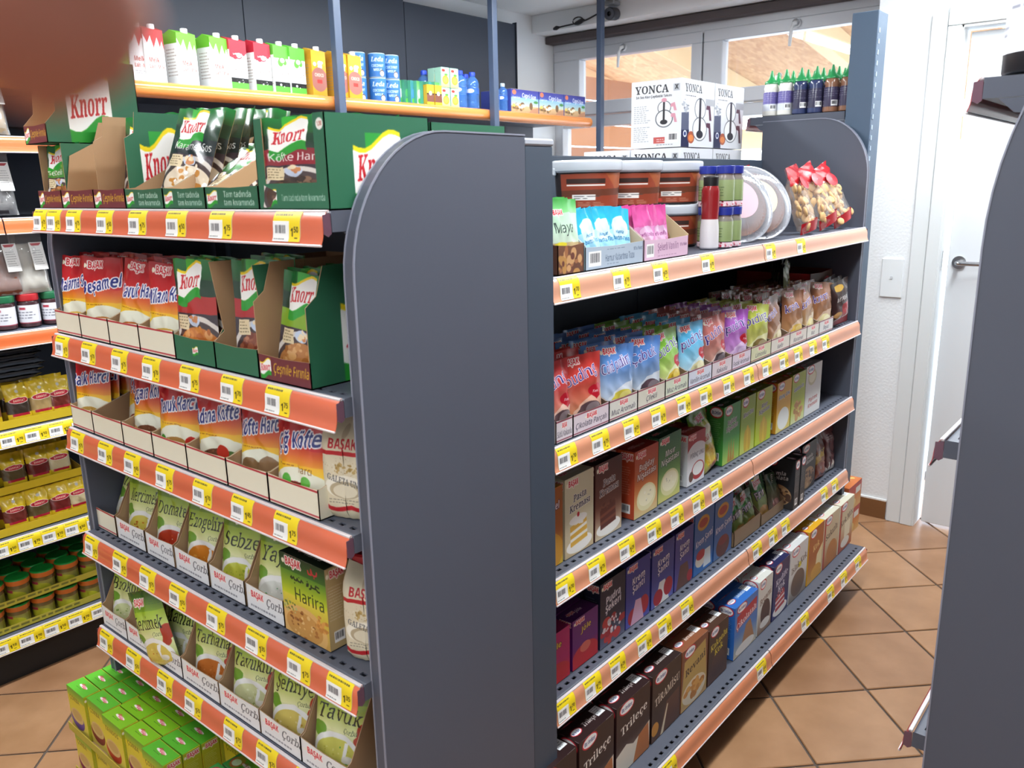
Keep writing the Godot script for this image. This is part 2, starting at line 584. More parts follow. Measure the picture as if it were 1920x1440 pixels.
func setting():
	# floor of clay tiles laid on the diagonal
	var side = 0.2965
	var g = 0.0035
	var grout = mat("5e5148", 0.9)
	var fl = struct("floor", bx(Vector3(-3.4, -0.2, -4.5), Vector3(1.75, -0.005, 1.75)), grout)
	var tm = []
	var tones = ["a87a55", "ab7e58", "a37652", "ae8059", "a67955", "9f724f"]
	for c in tones:
		var nt = NoiseTexture2D.new()
		var fn = FastNoiseLite.new()
		fn.seed = tones.find(c) + 3
		fn.frequency = 0.012
		fn.fractal_octaves = 5
		nt.noise = fn
		nt.width = 256
		nt.height = 256
		nt.seamless = true
		var gr = Gradient.new()
		gr.set_color(0, Color(c).darkened(0.1))
		gr.set_color(1, Color(c).lightened(0.07))
		nt.color_ramp = gr
		tm.append(mat(Color.WHITE, 0.34, 0.0, {"albedo_texture": nt, "uv1_triplanar": true, "uv1_scale": Vector3(1.7, 1.7, 1.7), "resource_name": c}))
	var tile = MB.new()
	tile.cbox(Vector3(-side / 2 + g, -0.006, -side / 2 + g), Vector3(side / 2 - g, 0, side / 2 - g), 0.0022)
	var tmesh = tile.done()
	var far = MB.new()
	for i in range(-22, 24):
		for j in range(-22, 24):
			var c = Vector3(-0.807, 0, -3.392) + (Vector3(1, 0, 1) * (i + 0.5) + Vector3(1, 0, -1) * (j + 0.5)) * side / sqrt(2.0)
			if c.x < -3.3 or c.x > 1.6 or c.z < -4.4 or c.z > 1.6:
				continue
			if c.x > -3.1 and c.x < 0.35 and c.z < -0.15 and c.z > -3.85:
				part("tile", tmesh, tm[(i * 7 + j * 3 + i * j + 66) % tm.size()], fl, c, PI / 4)
			else:
				var q = Vector3(side / 2 - g, 0, 0).rotated(Vector3.UP, PI / 4) * sqrt(2.0)
				var p = [c + q.rotated(Vector3.UP, PI / 4), c + q.rotated(Vector3.UP, 3 * PI / 4), c + q.rotated(Vector3.UP, -3 * PI / 4), c + q.rotated(Vector3.UP, -PI / 4)]
				far.quad(p[0], p[1], p[2], p[3])
	var fo = part("tile_field", far, tm[0], fl)
	fo.set_meta("kind", "stuff")
	var white = mat("e9ecee", 0.75, 0.0, {"normal_enabled": true, "normal_texture": rough_normal(), "uv1_triplanar": true, "uv1_scale": Vector3(2.2, 2.2, 2.2), "normal_scale": 0.14})
	var plain = mat("e6e8ea", 0.8)
	struct("ceiling", bx(Vector3(-3.4, 2.47, -4.5), Vector3(1.75, 2.62, 1.75)), plain)
	struct("wall_left", bx(Vector3(-3.4, 0, -4.5), Vector3(-3.25, 2.47, 1.75)), plain)
	struct("wall_right", bx(Vector3(1.6, 0, -4.5), Vector3(1.75, 2.47, 1.75)), plain)
	struct("wall_near", bx(Vector3(-3.25, 0, 1.6), Vector3(1.6, 2.47, 1.75)), plain)
	struct("wall_return", bx(Vector3(-1.135, 0, -4.5), Vector3(-1.035, 2.47, -3.82)), white)
	# wall with the door
	var w = MB.new()
	w.box(Vector3(-1.135, 0, -3.82), Vector3(-0.83, 2.47, -3.71))
	w.box(Vector3(-0.83, 2.075, -3.82), Vector3(0.08, 2.47, -3.71))
	w.box(Vector3(0.08, 0, -3.82), Vector3(1.6, 2.47, -3.71))
	struct("wall_far", w, white)
	var cas = MB.new()
	cas.cbox(Vector3(-0.93, 0, -3.715), Vector3(-0.872, 2.11, -3.698), 0.002)
	cas.cbox(Vector3(-0.87, 0, -3.715), Vector3(-0.82, 2.058, -3.692), 0.003)
	cas.cbox(Vector3(-0.87, 2.06, -3.715), Vector3(0.12, 2.13, -3.692), 0.003)
	cas.cbox(Vector3(0.07, 0, -3.715), Vector3(0.13, 2.058, -3.692), 0.003)
	cas.box(Vector3(-0.835, 0, -3.82), Vector3(-0.815, 2.07, -3.70))
	cas.box(Vector3(0.062, 0, -3.82), Vector3(0.082, 2.07, -3.70))
	cas.box(Vector3(-0.835, 2.05, -3.82), Vector3(0.082, 2.07, -3.70))
	struct("trim_1", cas, mat("dfe3e4", 0.5))
	var d = struct("door_1", bx(Vector3(-0.797, 0.012, -3.79), Vector3(0.06, 2.035, -3.752), 0.002), mat("e2e6ea", 0.3))
	var ho = MB.new()
	ho.tube([Vector3(0, 0, 0), Vector3(0, 0, 0.008)], 0.026, 20)
	ho.tube([Vector3(0, 0, 0.0079), Vector3(0, 0, 0.0081)], [0.026, 0.001], 20)
	ho.tube([Vector3(0, 0, 0.008), Vector3(0, 0, 0.045), Vector3(0.006, 0, 0.052), Vector3(0.02, 0, 0.054), Vector3(0.13, 0, 0.054)], 0.009, 14)
	var h = part("door_handle", ho, mat("b5b6b8", 0.25, 1.0), d, Vector3(-0.755, 1.155, -3.752))
	tag(h, "brushed steel lever handle", "")
	part("latch_plate", bx(Vector3(-0.816, 1.12, -3.745), Vector3(-0.8135, 1.2, -3.73)), mat("9a9a98", 0.3, 1.0), d)
	struct("trim_2", bx(Vector3(-1.04, 1.0, -3.712), Vector3(-0.952, 1.165, -3.702), 0.003), mat("e4e8ea", 0.5))
	solo("plate_screw", knob(0.006, 0.003), mat("c8ccd0", 0.4), "small screw cap in the middle of the blank wall plate", "screw", Vector3(-0.996, 1.085, -3.702))
	struct("baseboard_far", bx(Vector3(-1.135, 0, -3.712), Vector3(-0.935, 0.085, -3.702), 0.001), mat("7a5230", 0.45))
	struct("trim_3", bx(Vector3(-1.135, 0.085, -3.712), Vector3(-0.935, 0.092, -3.703)), mat("eceeee", 0.8))
	# window wall
	var ww = MB.new()
	ww.box(Vector3(-3.25, 0, -4.5), Vector3(-1.135, 0.95, -4.37))
	ww.box(Vector3(-3.25, 2.33, -4.5), Vector3(-1.135, 2.47, -4.37))
	struct("wall_window", ww, plain)
	struct("trim_4", bx(Vector3(-3.25, 2.37, -4.37), Vector3(-1.135, 2.47, -4.12), 0.002), plain)
	struct("trim_5", bx(Vector3(-3.25, 2.325, -4.36), Vector3(-1.135, 2.366, -4.25), 0.004), mat("4a4142", 0.6))
	var fr = mat("c3c6cc", 0.35)
	var q = MB.new()
	q.cbox(Vector3(-3.25, 2.275, -4.44), Vector3(-1.135, 2.33, -4.33), 0.003)
	q.cbox(Vector3(-3.25, 0.95, -4.44), Vector3(-1.135, 1.0, -4.33), 0.003)
	q.cbox(Vector3(-3.25, 1.835, -4.44), Vector3(-1.135, 1.90, -4.35), 0.003)
	q.cbox(Vector3(-3.25, 1.0, -4.44), Vector3(-3.19, 2.275, -4.345), 0.003)
	q.cbox(Vector3(-2.245, 1.0, -4.44), Vector3(-2.215, 2.275, -4.36), 0.003)
	q.cbox(Vector3(-1.19, 1.0, -4.44), Vector3(-1.135, 2.275, -4.345), 0.003)
	var wf = struct("window_1", q, fr)
	var glass = mat(Color(0.95, 0.98, 0.98, 0.06), 0.02, 0.0, {"transparency": BaseMaterial3D.TRANSPARENCY_ALPHA})
	for k in 2:
		var x0 = [-3.24, -2.228][k]
		var x1 = [-2.237, -1.15][k]
		var s = MB.new()
		s.cbox(Vector3(x0, 1.905, -4.40), Vector3(x1, 1.978, -4.325), 0.004)
		s.cbox(Vector3(x0, 2.226, -4.40), Vector3(x1, 2.287, -4.325), 0.004)
		s.cbox(Vector3(x0, 1.978, -4.40), Vector3(x0 + [0.19, 0.112][k], 2.226, -4.325), 0.004)
		s.cbox(Vector3(x1 - 0.064, 1.978, -4.40), Vector3(x1, 2.226, -4.325), 0.004)
		var sash = part("sash", s, fr, wf)
		part("pane", bx(Vector3(x0 + 0.05, 1.97, -4.378), Vector3(x1 - 0.05, 2.235, -4.374)), glass, sash)
		var hd = MB.new()
		hd.tube([Vector3(0, 0, 0), Vector3(0, 0, 0.02)], 0.02, 12)
		hd.tube([Vector3(0, 0, 0.02), Vector3(-0.004, -0.005, 0.035), Vector3(-0.012, -0.03, 0.04), Vector3(-0.016, -0.07, 0.04), Vector3(-0.018, -0.11, 0.04)], [0.01, 0.0095, 0.009, 0.009, 0.0075], 10)
		part("handle", hd, mat("e6e8ea", 0.3), sash, Vector3([-2.73, -1.715][k], 2.258, -4.325))
		part("pane", bx(Vector3(x0 + 0.04, 0.99, -4.40), Vector3(x1, 1.85, -4.396)), glass, wf)

func knob(r, h):
	var q = MB.new()
	q.tube([Vector3(0, 0, 0), Vector3(0, 0, h)], r, 12)
	q.tube([Vector3(0, 0, h), Vector3(0, 0, h + 0.0001)], [r, 0.0003], 12)
	return q
func rough_normal():
	var nt = NoiseTexture2D.new()
	var fn = FastNoiseLite.new()
	fn.seed = 5
	fn.frequency = 0.12
	nt.noise = fn
	nt.width = 256
	nt.height = 256
	nt.seamless = true
	nt.as_normal_map = true
	nt.bump_strength = 3.0
	return nt

func outside():
	# timber canopy beyond the windows
	var nt = NoiseTexture2D.new()
	var fn = FastNoiseLite.new()
	fn.noise_type = FastNoiseLite.TYPE_CELLULAR
	fn.seed = 8
	fn.frequency = 0.05
	fn.cellular_return_type = FastNoiseLite.RETURN_CELL_VALUE
	nt.noise = fn
	nt.width = 512
	nt.height = 512
	nt.seamless = true
	var gr = Gradient.new()
	gr.set_color(0, Color("b3835a"))
	gr.set_color(1, Color("d9b083"))
	nt.color_ramp = gr
	var osb = mat(Color.WHITE, 0.8, 0.0, {"albedo_texture": nt, "uv1_triplanar": true, "uv1_scale": Vector3(1.6, 1.6, 0.5)})
	var pine = mat("e3c79a", 0.7)
	var can = thing("timber_canopy", "timber canopy of chipboard sheets and pine beams outside the windows", "canopy", Vector3(0, 0, -4.7))
	can.rotation.x = deg_to_rad(-9.0)
	for k in 5:
		part("roof_sheet", bx(Vector3(-4.6 + k * 1.22, 2.72, -3.4), Vector3(-3.384 + k * 1.22, 2.74, 0.1)), osb, can)
	for k in 4:
		part("beam", bx(Vector3(-4.5 + k * 1.13, 2.53, -3.4), Vector3(-4.4 + k * 1.13, 2.72, 0.1), 0.004), pine, can)
	part("cross_beam", bx(Vector3(-4.6, 2.33, -3.3), Vector3(1.5, 2.53, -3.18), 0.004), pine, can)
	var tb = MB.new()
	tb.tube([Vector3(-3.9, 2.47, -2.9), Vector3(-2.6, 2.47, -1.2)], 0.02, 10)
	part("lamp_tube", tb, mat("f2f2f2", 0.3), can)
	for k in 2:
		part("post", bx(Vector3([-4.3, 1.0][k], 0.7, -3.28), Vector3([-4.18, 1.12][k], 2.33, -3.16), 0.004), pine, can)
	var sc = thing("slat_screen", "brown timber screen wall beside the window outside", "screen", Vector3(-3.62, 0, -5.6), 0.0)
	for k in 14:
		part("board", bx(Vector3(0, -0.05 + k * 0.165, -1.2), Vector3(0.03, 0.105 + k * 0.165, 0.9), 0.003), mat(["a8683c", "9c6038", "b0703f"][k % 3], 0.7), sc)
	solo("yard", bx(Vector3(-14, -0.2, -20), Vector3(12, -0.05, -4.55)), mat("cfcfca", 0.9), "pale paved yard outside the windows", "yard")

func groove_panel(a, b):
	return bx(a, b, 0.0012)
func island():
	var u = thing("island_shelving", "dark grey island shelving unit with orange price rails and a rounded end panel", "shelving")
	side_panel(u, Vector3(-0.895, 0, -0.715), 0, 0.372, 1.578, 0.185, 0.2)
	side_panel(u, Vector3(-1.866, 0, -0.715), 0, 0.372, 1.578, 0.185, 0.2)
	var dark = mat("3f4a58", 0.5)
	for x in [-0.94, -1.866]:
		part("post", bx(Vector3(x, 0, -1.166), Vector3(x + 0.063, 1.562, -1.089), 0.002), dark, u)
		part("post_cap", bx(Vector3(x - 0.012, 1.562, -1.168), Vector3(x + 0.065, 1.574, -1.086), 0.003), mat("aeb2bc", 0.4), u)
	part("back_panel", bx(Vector3(-1.80, 0.1, -1.115), Vector3(-0.945, 1.55, -1.1), 0.001), steel, u)
	for k in 2:
		var z0 = [-1.17, -2.104][k]
		var z1 = [-2.1, -2.95][k]
		part("back_panel", bx(Vector3(-1.33, 0.1, z1), Vector3(-1.27, 1.53, z0), 0.0015), dark, u)
		part("top_rail", bx(Vector3(-1.332, 1.533, z1), Vector3(-1.268, 1.568, z0), 0.002), dark, u)
	side_panel(u, Vector3(-0.9, 0, -2.953), PI / 2, 0.376, 1.70, 0.17, 0.2)
	var P = ["175", "150", "125", "145", "135"]
	# end shelves facing the aisle end
	var tops = [1.471, 1.213, 1.006, 0.76, 0.527]
	var tags = [[0.006, 0.072, 0.161, 0.29, 0.412, 0.541, 0.672, 0.839], [0.019, 0.143, 0.273, 0.394, 0.526, 0.655, 0.779], [0.023, 0.153, 0.267, 0.393, 0.525, 0.648, 0.77], [0.014, 0.147, 0.265, 0.385, 0.521, 0.649, 0.771, 0.875], [0.016, 0.143, 0.28, 0.392, 0.535, 0.643, 0.759, 0.865]]
	for k in 5:
		shelf(u, Vector3(-1.846, tops[k], -0.7), 0, 0.951, 0.385, {"slots": true, "tags": tags[k], "prices": [["175", "150"], ["175", "170"], ["175", "170", "145"], ["175", "135"], ["175", "125"]][k], "col": "d86a48"})
	shelf(u, Vector3(-1.9, 0.16, -0.6), 0, 1.005, 0.485, {"slots": true, "col": "d86a48", "brackets": false})
	part("plinth", bx(Vector3(-1.845, 0, -1.08), Vector3(-0.9, 0.12, -0.66)), mat("1c1e22", 0.7), u)
	# long side facing the right-hand aisle
	var rt = [1.334, 1.011, 0.736, 0.462]
	var rtags = [[0.025, 0.201, 0.356, 0.576, 0.94, 1.156], [0.015, 0.129, 0.248, 0.362, 0.48, 0.591, 0.718, 0.838, 0.958, 1.077, 1.188, 1.308, 1.418], [0.006, 0.119, 0.237, 0.354, 0.462, 0.572, 0.673], [0.008, 0.106, 0.205, 0.321, 0.417, 0.531, 0.96, 1.075, 1.173, 1.515, 1.62]]
	for k in 4:
		shelf(u, Vector3(-0.9, rt[k], -1.17), PI / 2, 1.79, 0.37, {"slots": k > 0, "tags": rtags[k], "prices": ["170", "175", "125"], "seams": [0.93], "col": "e0a486" if k == 0 else "dd9774"})
	shelf(u, Vector3(-0.815, 0.168, -1.17), PI / 2, 1.81, 0.455, {"slots": true, "tags": [0.306, 0.83, 1.161, 1.392, 1.522, 1.674], "prices": ["175", "250"], "seams": [0.93], "col": "dd8a62", "brackets": false})
	part("plinth", bx(Vector3(-1.27, 0, -2.95), Vector3(-0.875, 0.115, -1.17)), mat("1c1e22", 0.7), u)
	# far side, only its top shelf shows
	shelf(u, Vector3(-1.70, 1.386, -2.95), -PI / 2, 1.78, 0.37, {"rail": false})
	part("foot", bx(Vector3(-1.72, 0, -2.95), Vector3(-1.33, 0.12, -1.17)), mat("1c1e22", 0.7), u)

func far_unit():
	var u = thing("tall_shelving", "tall narrow grey shelving upright with a shelf of sauce bottles", "shelving")
	part("upright", bx(Vector3(-1.0, 0, -3.09), Vector3(-0.915, 2.03, -2.99), 0.002), mat("46586c", 0.45), u)
	var sl = MB.new()
	for k in 44:
		sl.cbox(Vector3(-0.9155, 0.5 + k * 0.034, -3.01), Vector3(-0.9125, 0.515 + k * 0.034, -3.0), 0.0005)
	part("slot_strip", sl, mat("9aaabc", 0.4), u)
	shelf(u, Vector3(-1.345, 1.722, -3.3), -PI / 2, 0.3, 0.34, {"col": "b02834", "slots": false})

func near_unit():
	var u = thing("aisle_shelving", "dark shelving across the aisle seen from its rounded side panel with red price rails", "shelving")
	side_panel(u, Vector3(-0.235, 0, -1.32), -PI / 2, 0.46, 1.75, 0.2, 0.35)
	part("back_panel", bx(Vector3(0.19, 0, -3.0), Vector3(0.225, 1.75, -1.32)), steel, u)
	for y in [1.63, 1.108, 0.598, 0.17]:
		shelf(u, Vector3(-0.262, y, -3.0), -PI / 2, 1.665, 0.45, {"col": "b53a3c", "slots": true})
	part("plinth", bx(Vector3(-0.2, 0, -3.0), Vector3(0.19, 0.13, -1.33)), mat("1c1e22", 0.7), u)

func wall_unit():
	var u = thing("wall_shelving", "long dark wall shelving with an orange-edged top shelf", "shelving")
	var dk = mat("3b4250", 0.5)
	var zs = [0.9, -0.1, -1.1, -2.11, -3.02, -3.88]
	for k in 5:
		var top = 2.46 if k < 4 else 2.385
		part("back_panel", bx(Vector3(-3.2, 0.05, zs[k + 1] + 0.002), Vector3(-3.18, top, zs[k] - 0.002), 0.001), dk, u)
	part("edge_strip", bx(Vector3(-3.2, 0.05, -3.885), Vector3(-3.172, 2.395, -3.88)), mat("2a303c", 0.5), u)
	var orange = mat("e08a48", 0.22, 0.0, {"clearcoat_enabled": true, "clearcoat": 0.5, "clearcoat_roughness": 0.1})
	part("top_shelf", bx(Vector3(-3.18, 1.82, -3.93), Vector3(-2.71, 1.848, -0.6), 0.001), steel, u)
	var e = MB.new()
	var rows = []
	for k in 9:
		var a = PI * (k / 8.0)
		rows.append([Vector3(-2.71 + 0.022 * sin(a), 1.825 + 0.026 * cos(a), -0.6), Vector3(-2.71 + 0.022 * sin(a), 1.825 + 0.026 * cos(a), -3.94)])
	e.grid(rows)
	for s in [-0.6, -3.94]:
		for k in 8:
			var c = Vector3(-2.71, 1.825, s)
			if s < -1: e.tri(c, rows[k + 1][1], rows[k][1])
			else: e.tri(c, rows[k][0], rows[k + 1][0])
	part("shelf_edge", e, orange, u)
	for z in [-1.25, -2.17, -3.09, -3.985]:
		part("upright", bx(Vector3(-2.684, 0, z - 0.017), Vector3(-2.652, 2.47, z + 0.017), 0.002), mat("46536a", 0.4), u)
	part("under_beam", bx(Vector3(-3.18, 1.72, -3.93), Vector3(-3.1, 1.82, -0.6)), steel, u)
	for k in 5:
		var y = [1.665, 1.434, 1.101, 0.804, 0.469][k]
		var yl = k > 2
		var tg = []
		if yl:
			for i in 16: tg.append(1.0 + i * 0.069)
		shelf(u, Vector3(-2.705, y, 0.6), PI / 2, 2.3, [0.46, 0.46, 0.46, 0.46, 0.46][k], {"slots": false, "tags": tg, "prices": ["170", "110", "150"], "tw": 0.066, "seams": [1.52] if k < 2 else [], "col": "e0703c" if not yl else "e6c418"})
	var tg = []
	for i in 16: tg.append(1.0 + i * 0.074)
	shelf(u, Vector3(-2.705, 0.157, 0.6), PI / 2, 2.3, 0.47, {"tags": tg, "prices": ["110", "170"], "tw": 0.07, "col": "e6c418", "brackets": false})
	part("plinth", bx(Vector3(-3.18, 0, -1.7), Vector3(-2.72, 0.11, 0.6)), mat("191a1c", 0.6), u)

func lamps():
	for p in [Vector3(-0.45, 2.455, -3.05), Vector3(-0.45, 2.455, -1.2), Vector3(-0.3, 2.455, 0.5), Vector3(-2.2, 2.455, -0.3), Vector3(-2.2, 2.455, -1.6), Vector3(-2.2, 2.455, -2.85)]:
		var u = thing("ceiling_light", ["long white strip light on the ceiling near the door", "long white strip light on the ceiling over the right-hand aisle", "long white strip light on the ceiling behind the viewer", "long white strip light on the ceiling before the end shelves", "long white strip light on the ceiling along the wall shelving", "long white strip light on the ceiling near the windows"][used.get("ceiling_light", -1) + 1], "lamp", p)
		part("housing", bx(Vector3(-0.09, -0.03, -0.62), Vector3(0.09, 0.015, 0.62), 0.004), mat("e8e8e8", 0.4), u)
		part("diffuser", bx(Vector3(-0.075, -0.036, -0.6), Vector3(0.075, -0.03, 0.6)), mat("ffffff", 0.5, 0.0, {"emission_enabled": true, "emission": Color(1.0, 0.98, 0.95), "emission_energy_multiplier": 3.0}), u)
		var l = AreaLight3D.new()
		l.name = "lamp"
		l.area_size = Vector2(0.15, 1.2)
		l.light_color = LAMP_COL
		l.light_energy = LAMP * (1.5 if p.z < -3.0 else 1.0)
		l.shadow_enabled = true
		l.area_range = 12.0
		l.position = Vector3(0, -0.04, 0)
		l.rotation.x = -PI / 2
		u.add_child(l, true)

func fittings():
	var u = thing("security_camera", "small dark round security camera on the white lintel", "camera", Vector3(-2.655, 2.40, -4.115))
	part("bracket", bx(Vector3(-0.045, 0.04, 0.0), Vector3(0.03, 0.06, 0.07), 0.004), mat("8c8e92", 0.4), u)
	var q = MB.new()
	q.tube([Vector3(0, 0, 0.0), Vector3(0, -0.002, 0.01), Vector3(0.01, -0.01, 0.08), Vector3(0.011, -0.011, 0.085)], [0.012, 0.033, 0.033, 0.028], 20)
	part("body", q, mat("2a2c34", 0.4), u)
	q = MB.new()
	q.tube([Vector3(0.0108, -0.0108, 0.084), Vector3(0.0109, -0.0109, 0.0845)], [0.028, 0.001], 20)
	part("lens_ring", q, mat("50535c", 0.3), u)
	q = MB.new()
	q.tube([Vector3(0.011, -0.011, 0.0845), Vector3(0.0112, -0.0112, 0.0875), Vector3(0.0112, -0.0112, 0.088)], [0.013, 0.011, 0.001], 16)
	part("lens", q, mat("0a0a0e", 0.08), u)
	q = MB.new()
	var path = []
	for k in 14:
		var s = k / 13.0
		path.append(Vector3(lerpf(-2.69, -3.05, s), lerpf(2.432, 2.377, s) - 0.012 * sin(s * PI), -4.108 + 0.008 * sin(s * 9)))
	q.tube(path, 0.0045, 6)
	var w = thing("camera_cable", "black cable with inline plugs running along the lintel", "cable")
	part("wire", q, mat("1a1a20", 0.5), w)
	q = MB.new()
	q.tube([Vector3(-3.035, 2.379, -4.105), Vector3(-3.055, 2.377, -4.105), Vector3(-3.075, 2.374, -4.105)], [0.006, 0.013, 0.007], 8)
	q.tube([Vector3(-2.86, 2.396, -4.105), Vector3(-2.88, 2.392, -4.105), Vector3(-2.92, 2.386, -4.105)], [0.006, 0.014, 0.007], 8)
	part("plug", q, mat("1a1a20", 0.5), w)
	q = MB.new()
	path = []
	for k in 13:
		path.append(Vector3(-2.9 + 0.035 * cos(TAU * k / 12), 2.395 + 0.02 * sin(TAU * k / 12), -4.1))
	q.tube(path, 0.0035, 6)
	part("loop", q, mat("1a1a20", 0.5), w)

# ---- goods ----
func pouch_mesh(w, h, t, r, back, variant):
	var key = str("pouch", w, h, t, r, back, variant)
	if meshes.has(key):
		return meshes[key]
	var nz = FastNoiseLite.new()
	nz.seed = variant * 17 + 3
	nz.frequency = 14.0
	var nu = 8
	var nv = 12
	var f = []
	var b = []
	for j in nv + 1:
		var vv = float(j) / nv
		var fr = []
		var br = []
		for i in nu + 1:
			var uu = float(i) / nu
			var pv = smoothstep(0.06, 0.34, vv) * (1.0 - smoothstep(0.9, 1.0, vv) * 0.85)
			var pu = pow(maxf(0.0, 1.0 - pow(absf(2 * uu - 1), 5.0)), 0.8)
			var e = pu * (0.25 + 0.75 * pv)
			var x = (uu - 0.5) * w * (1.0 - 0.05 * pv)
			var y = h * (1.0 - vv)
			var c = nz.get_noise_2d(uu * 0.35 + variant, vv * 0.5) * 0.0045
			var crimp = 0.0012 * sin(uu * 34.0) * (1.0 - smoothstep(0.0, 0.09, vv))
			var bend = nz.get_noise_1d(uu * 0.3 + 9.0 * variant) * 0.012 * (1.0 - vv)
			fr.append(Vector3(x, y + bend * 0.35, t * 0.4 * pv * pu + c * e * 1.6 + crimp + bend))
			br.append(Vector3(x, y + bend * 0.35, -t * 0.4 * pv * pu + c * e + crimp + bend - 0.0006))
		f.append(fr)
		b.append(br)
	var q = MB.new()
	q.grid(f, r)
	q.grid(b, back, true)
	meshes[key] = q.done()
	return meshes[key]
var setback := 0.0
# a spot on a shelf: s along it, off in from the front; setback moves a whole row in
func at(side, s, y, off = 0.0):
	match side:
		"L": return Vector3(s * (0.703 + setback) / 0.715, y, -0.703 - setback - off)
		"R": return Vector3(-0.905 - setback - off, y, -s * (0.905 + setback) / 0.905)
		"B": return Vector3(-0.83 - setback - off, y, -s * (0.83 + setback) / 0.83)
		_: return Vector3(-2.73 - off, y, -s)
func turn_of(side):
	return 0.0 if side == "L" else PI / 2
# n pouches one behind the other; the first carries the label, the rest share one
func pouches(called, desc, cat, side, s, y, n, w, h, t, r, back, o = {}):
	var off = o.get("off", 0.012)
	for k in n:
		var first = k == 0
		var lb = desc + (" at the front of its tray" if first else " standing behind the front one")
		if o.get("front", "") and first: lb = desc + " " + o["front"]
		var p = solo(called, pouch_mesh(w, h, t, r, sw(back), (k + int(s * 40)) % 4), film, lb, cat, at(side, s + (0.0 if first else rng.randf_range(-0.006, 0.006)), y + 0.003 + (0.0 if first else rng.randf_range(0.0, 0.006)), off + k * o.get("dz", 0.024)), turn_of(side), o.get("group", ""))
		p.rotation.x = -o.get("lean", 0.1) - rng.randf_range(0.0, 0.05)
		p.rotation.z = o.get("roll", 0.0) if first else rng.randf_range(-0.04, 0.04)
		var face = 0.16 if side == "L" else -0.1 if side == "R" else 0.0
		p.rotation.y += face + (o.get("yaw", 0.0) if first else rng.randf_range(-0.06, 0.06))
# open cardboard tray: front panel, sloping sides, back
func tray(desc, side, s0, s1, y, o = {}):
	var w = absf(s1 - s0) * (0.983 if side == "L" else 1.0) - 0.002
	var d = o.get("d", 0.2)
	var hf = o.get("hf", 0.05)
	var hb = o.get("hb", 0.1)
	var th = 0.0015
	var inn = o.get("in", sw("b08e6c"))
	var out = o.get("out", sw("e6e0c8"))
	var fr = o.get("f", out)
	var sd = o.get("side", out)
	var T = thing(o.get("called", "display_tray"), desc, "tray", at(side, (s0 + s1) / 2, y, o.get("off", 0.0)), turn_of(side) + o.get("yaw", 0.0), o.get("group", ""))
	var q = MB.new()
	q.box(Vector3(-w / 2, 0, -d), Vector3(w / 2, th, 0), {"f": out, "t": inn})
	part("base", q, paper, T)
	q = MB.new()
	var fp = o.get("front", [Vector2(0, 0), Vector2(w, 0), Vector2(w, hf), Vector2(w * 0.5, hf * 0.94), Vector2(0, hf)])
	q.plate(fp, Vector3(-w / 2, 0, -th), Vector3.RIGHT, Vector3.UP, th, fr, inn, inn)
	part("front_panel", q, paper, T)
	q = MB.new()
	q.plate([Vector2(0, 0), Vector2(w, 0), Vector2(w, hb), Vector2(0, hb)], Vector3(-w / 2, 0, -d), Vector3.RIGHT, Vector3.UP, th, inn, out, inn)
	part("back_panel", q, paper, T)
	var sp = o.get("cut", [Vector2(0, 0), Vector2(d, 0), Vector2(d, hb), Vector2(d * 0.6, hb), Vector2(0.008, hf), Vector2(0, hf)])
	for e in 2:
		q = MB.new()
		q.plate(sp, Vector3(-w / 2 if e == 0 else w / 2 - th, 0, 0), Vector3(0, 0, -1), Vector3.UP, th, inn if e == 0 else sd, sd if e == 0 else inn, inn)
		part("side_panel", q, paper, T)
	return T
func carton_mesh(w, h, d, f, s, t):
	var key = str("box", w, h, d, f, s, t)
	if not meshes.has(key):
		var q = MB.new()
		q.box(Vector3(-w / 2, 0, -d), Vector3(w / 2, h - 0.001, 0), {"f": f, "s": s, "t": s})
		q.plate([Vector2(0.001, 0.0), Vector2(w - 0.001, 0.0), Vector2(w - 0.0025, d - 0.0015), Vector2(0.0025, d - 0.0015)], Vector3(-w / 2, h - 0.001, 0), Vector3.RIGHT, Vector3(0, 0, -1), 0.0009, t, t, t)
		meshes[key] = q.done()
	return meshes[key]
# n cartons one behind the other
func cartons(called, desc, cat, side, s0, s1, y, n, h, d, f, s, t, o = {}):
	var w = absf(s1 - s0) - 0.002
	for k in n:
		var first = k == 0
		var j = rng.randf_range(-0.0015, 0.0015)
		solo(called, carton_mesh(snappedf(w, 0.001), h, d, f, s, t), paper, desc + (o.get("first", " at the front of the row") if first else " pushed in behind the front one"), cat, at(side, (s0 + s1) / 2 + j, y + 0.001, o.get("off", 0.004) + k * (d + 0.0025)), turn_of(side) + o.get("yaw", 0.0) + j * 3, o.get("group", ""))
func turned(called, prof, r, m, at_, lab, cat, grp, parts = []):
	var T = thing(called, lab, cat, at_, PI / 2 + 0.6, grp)
	var q = MB.new()
	q.lathe(prof, 20, r)
	part("body", q, m, T)
	for p in parts:
		q = MB.new()
		q.lathe(p[1], p[4] if p.size() > 4 else 20, p[3] if p.size() > 3 else Rect2())
		part(p[0], q, p[2], T)
	return T

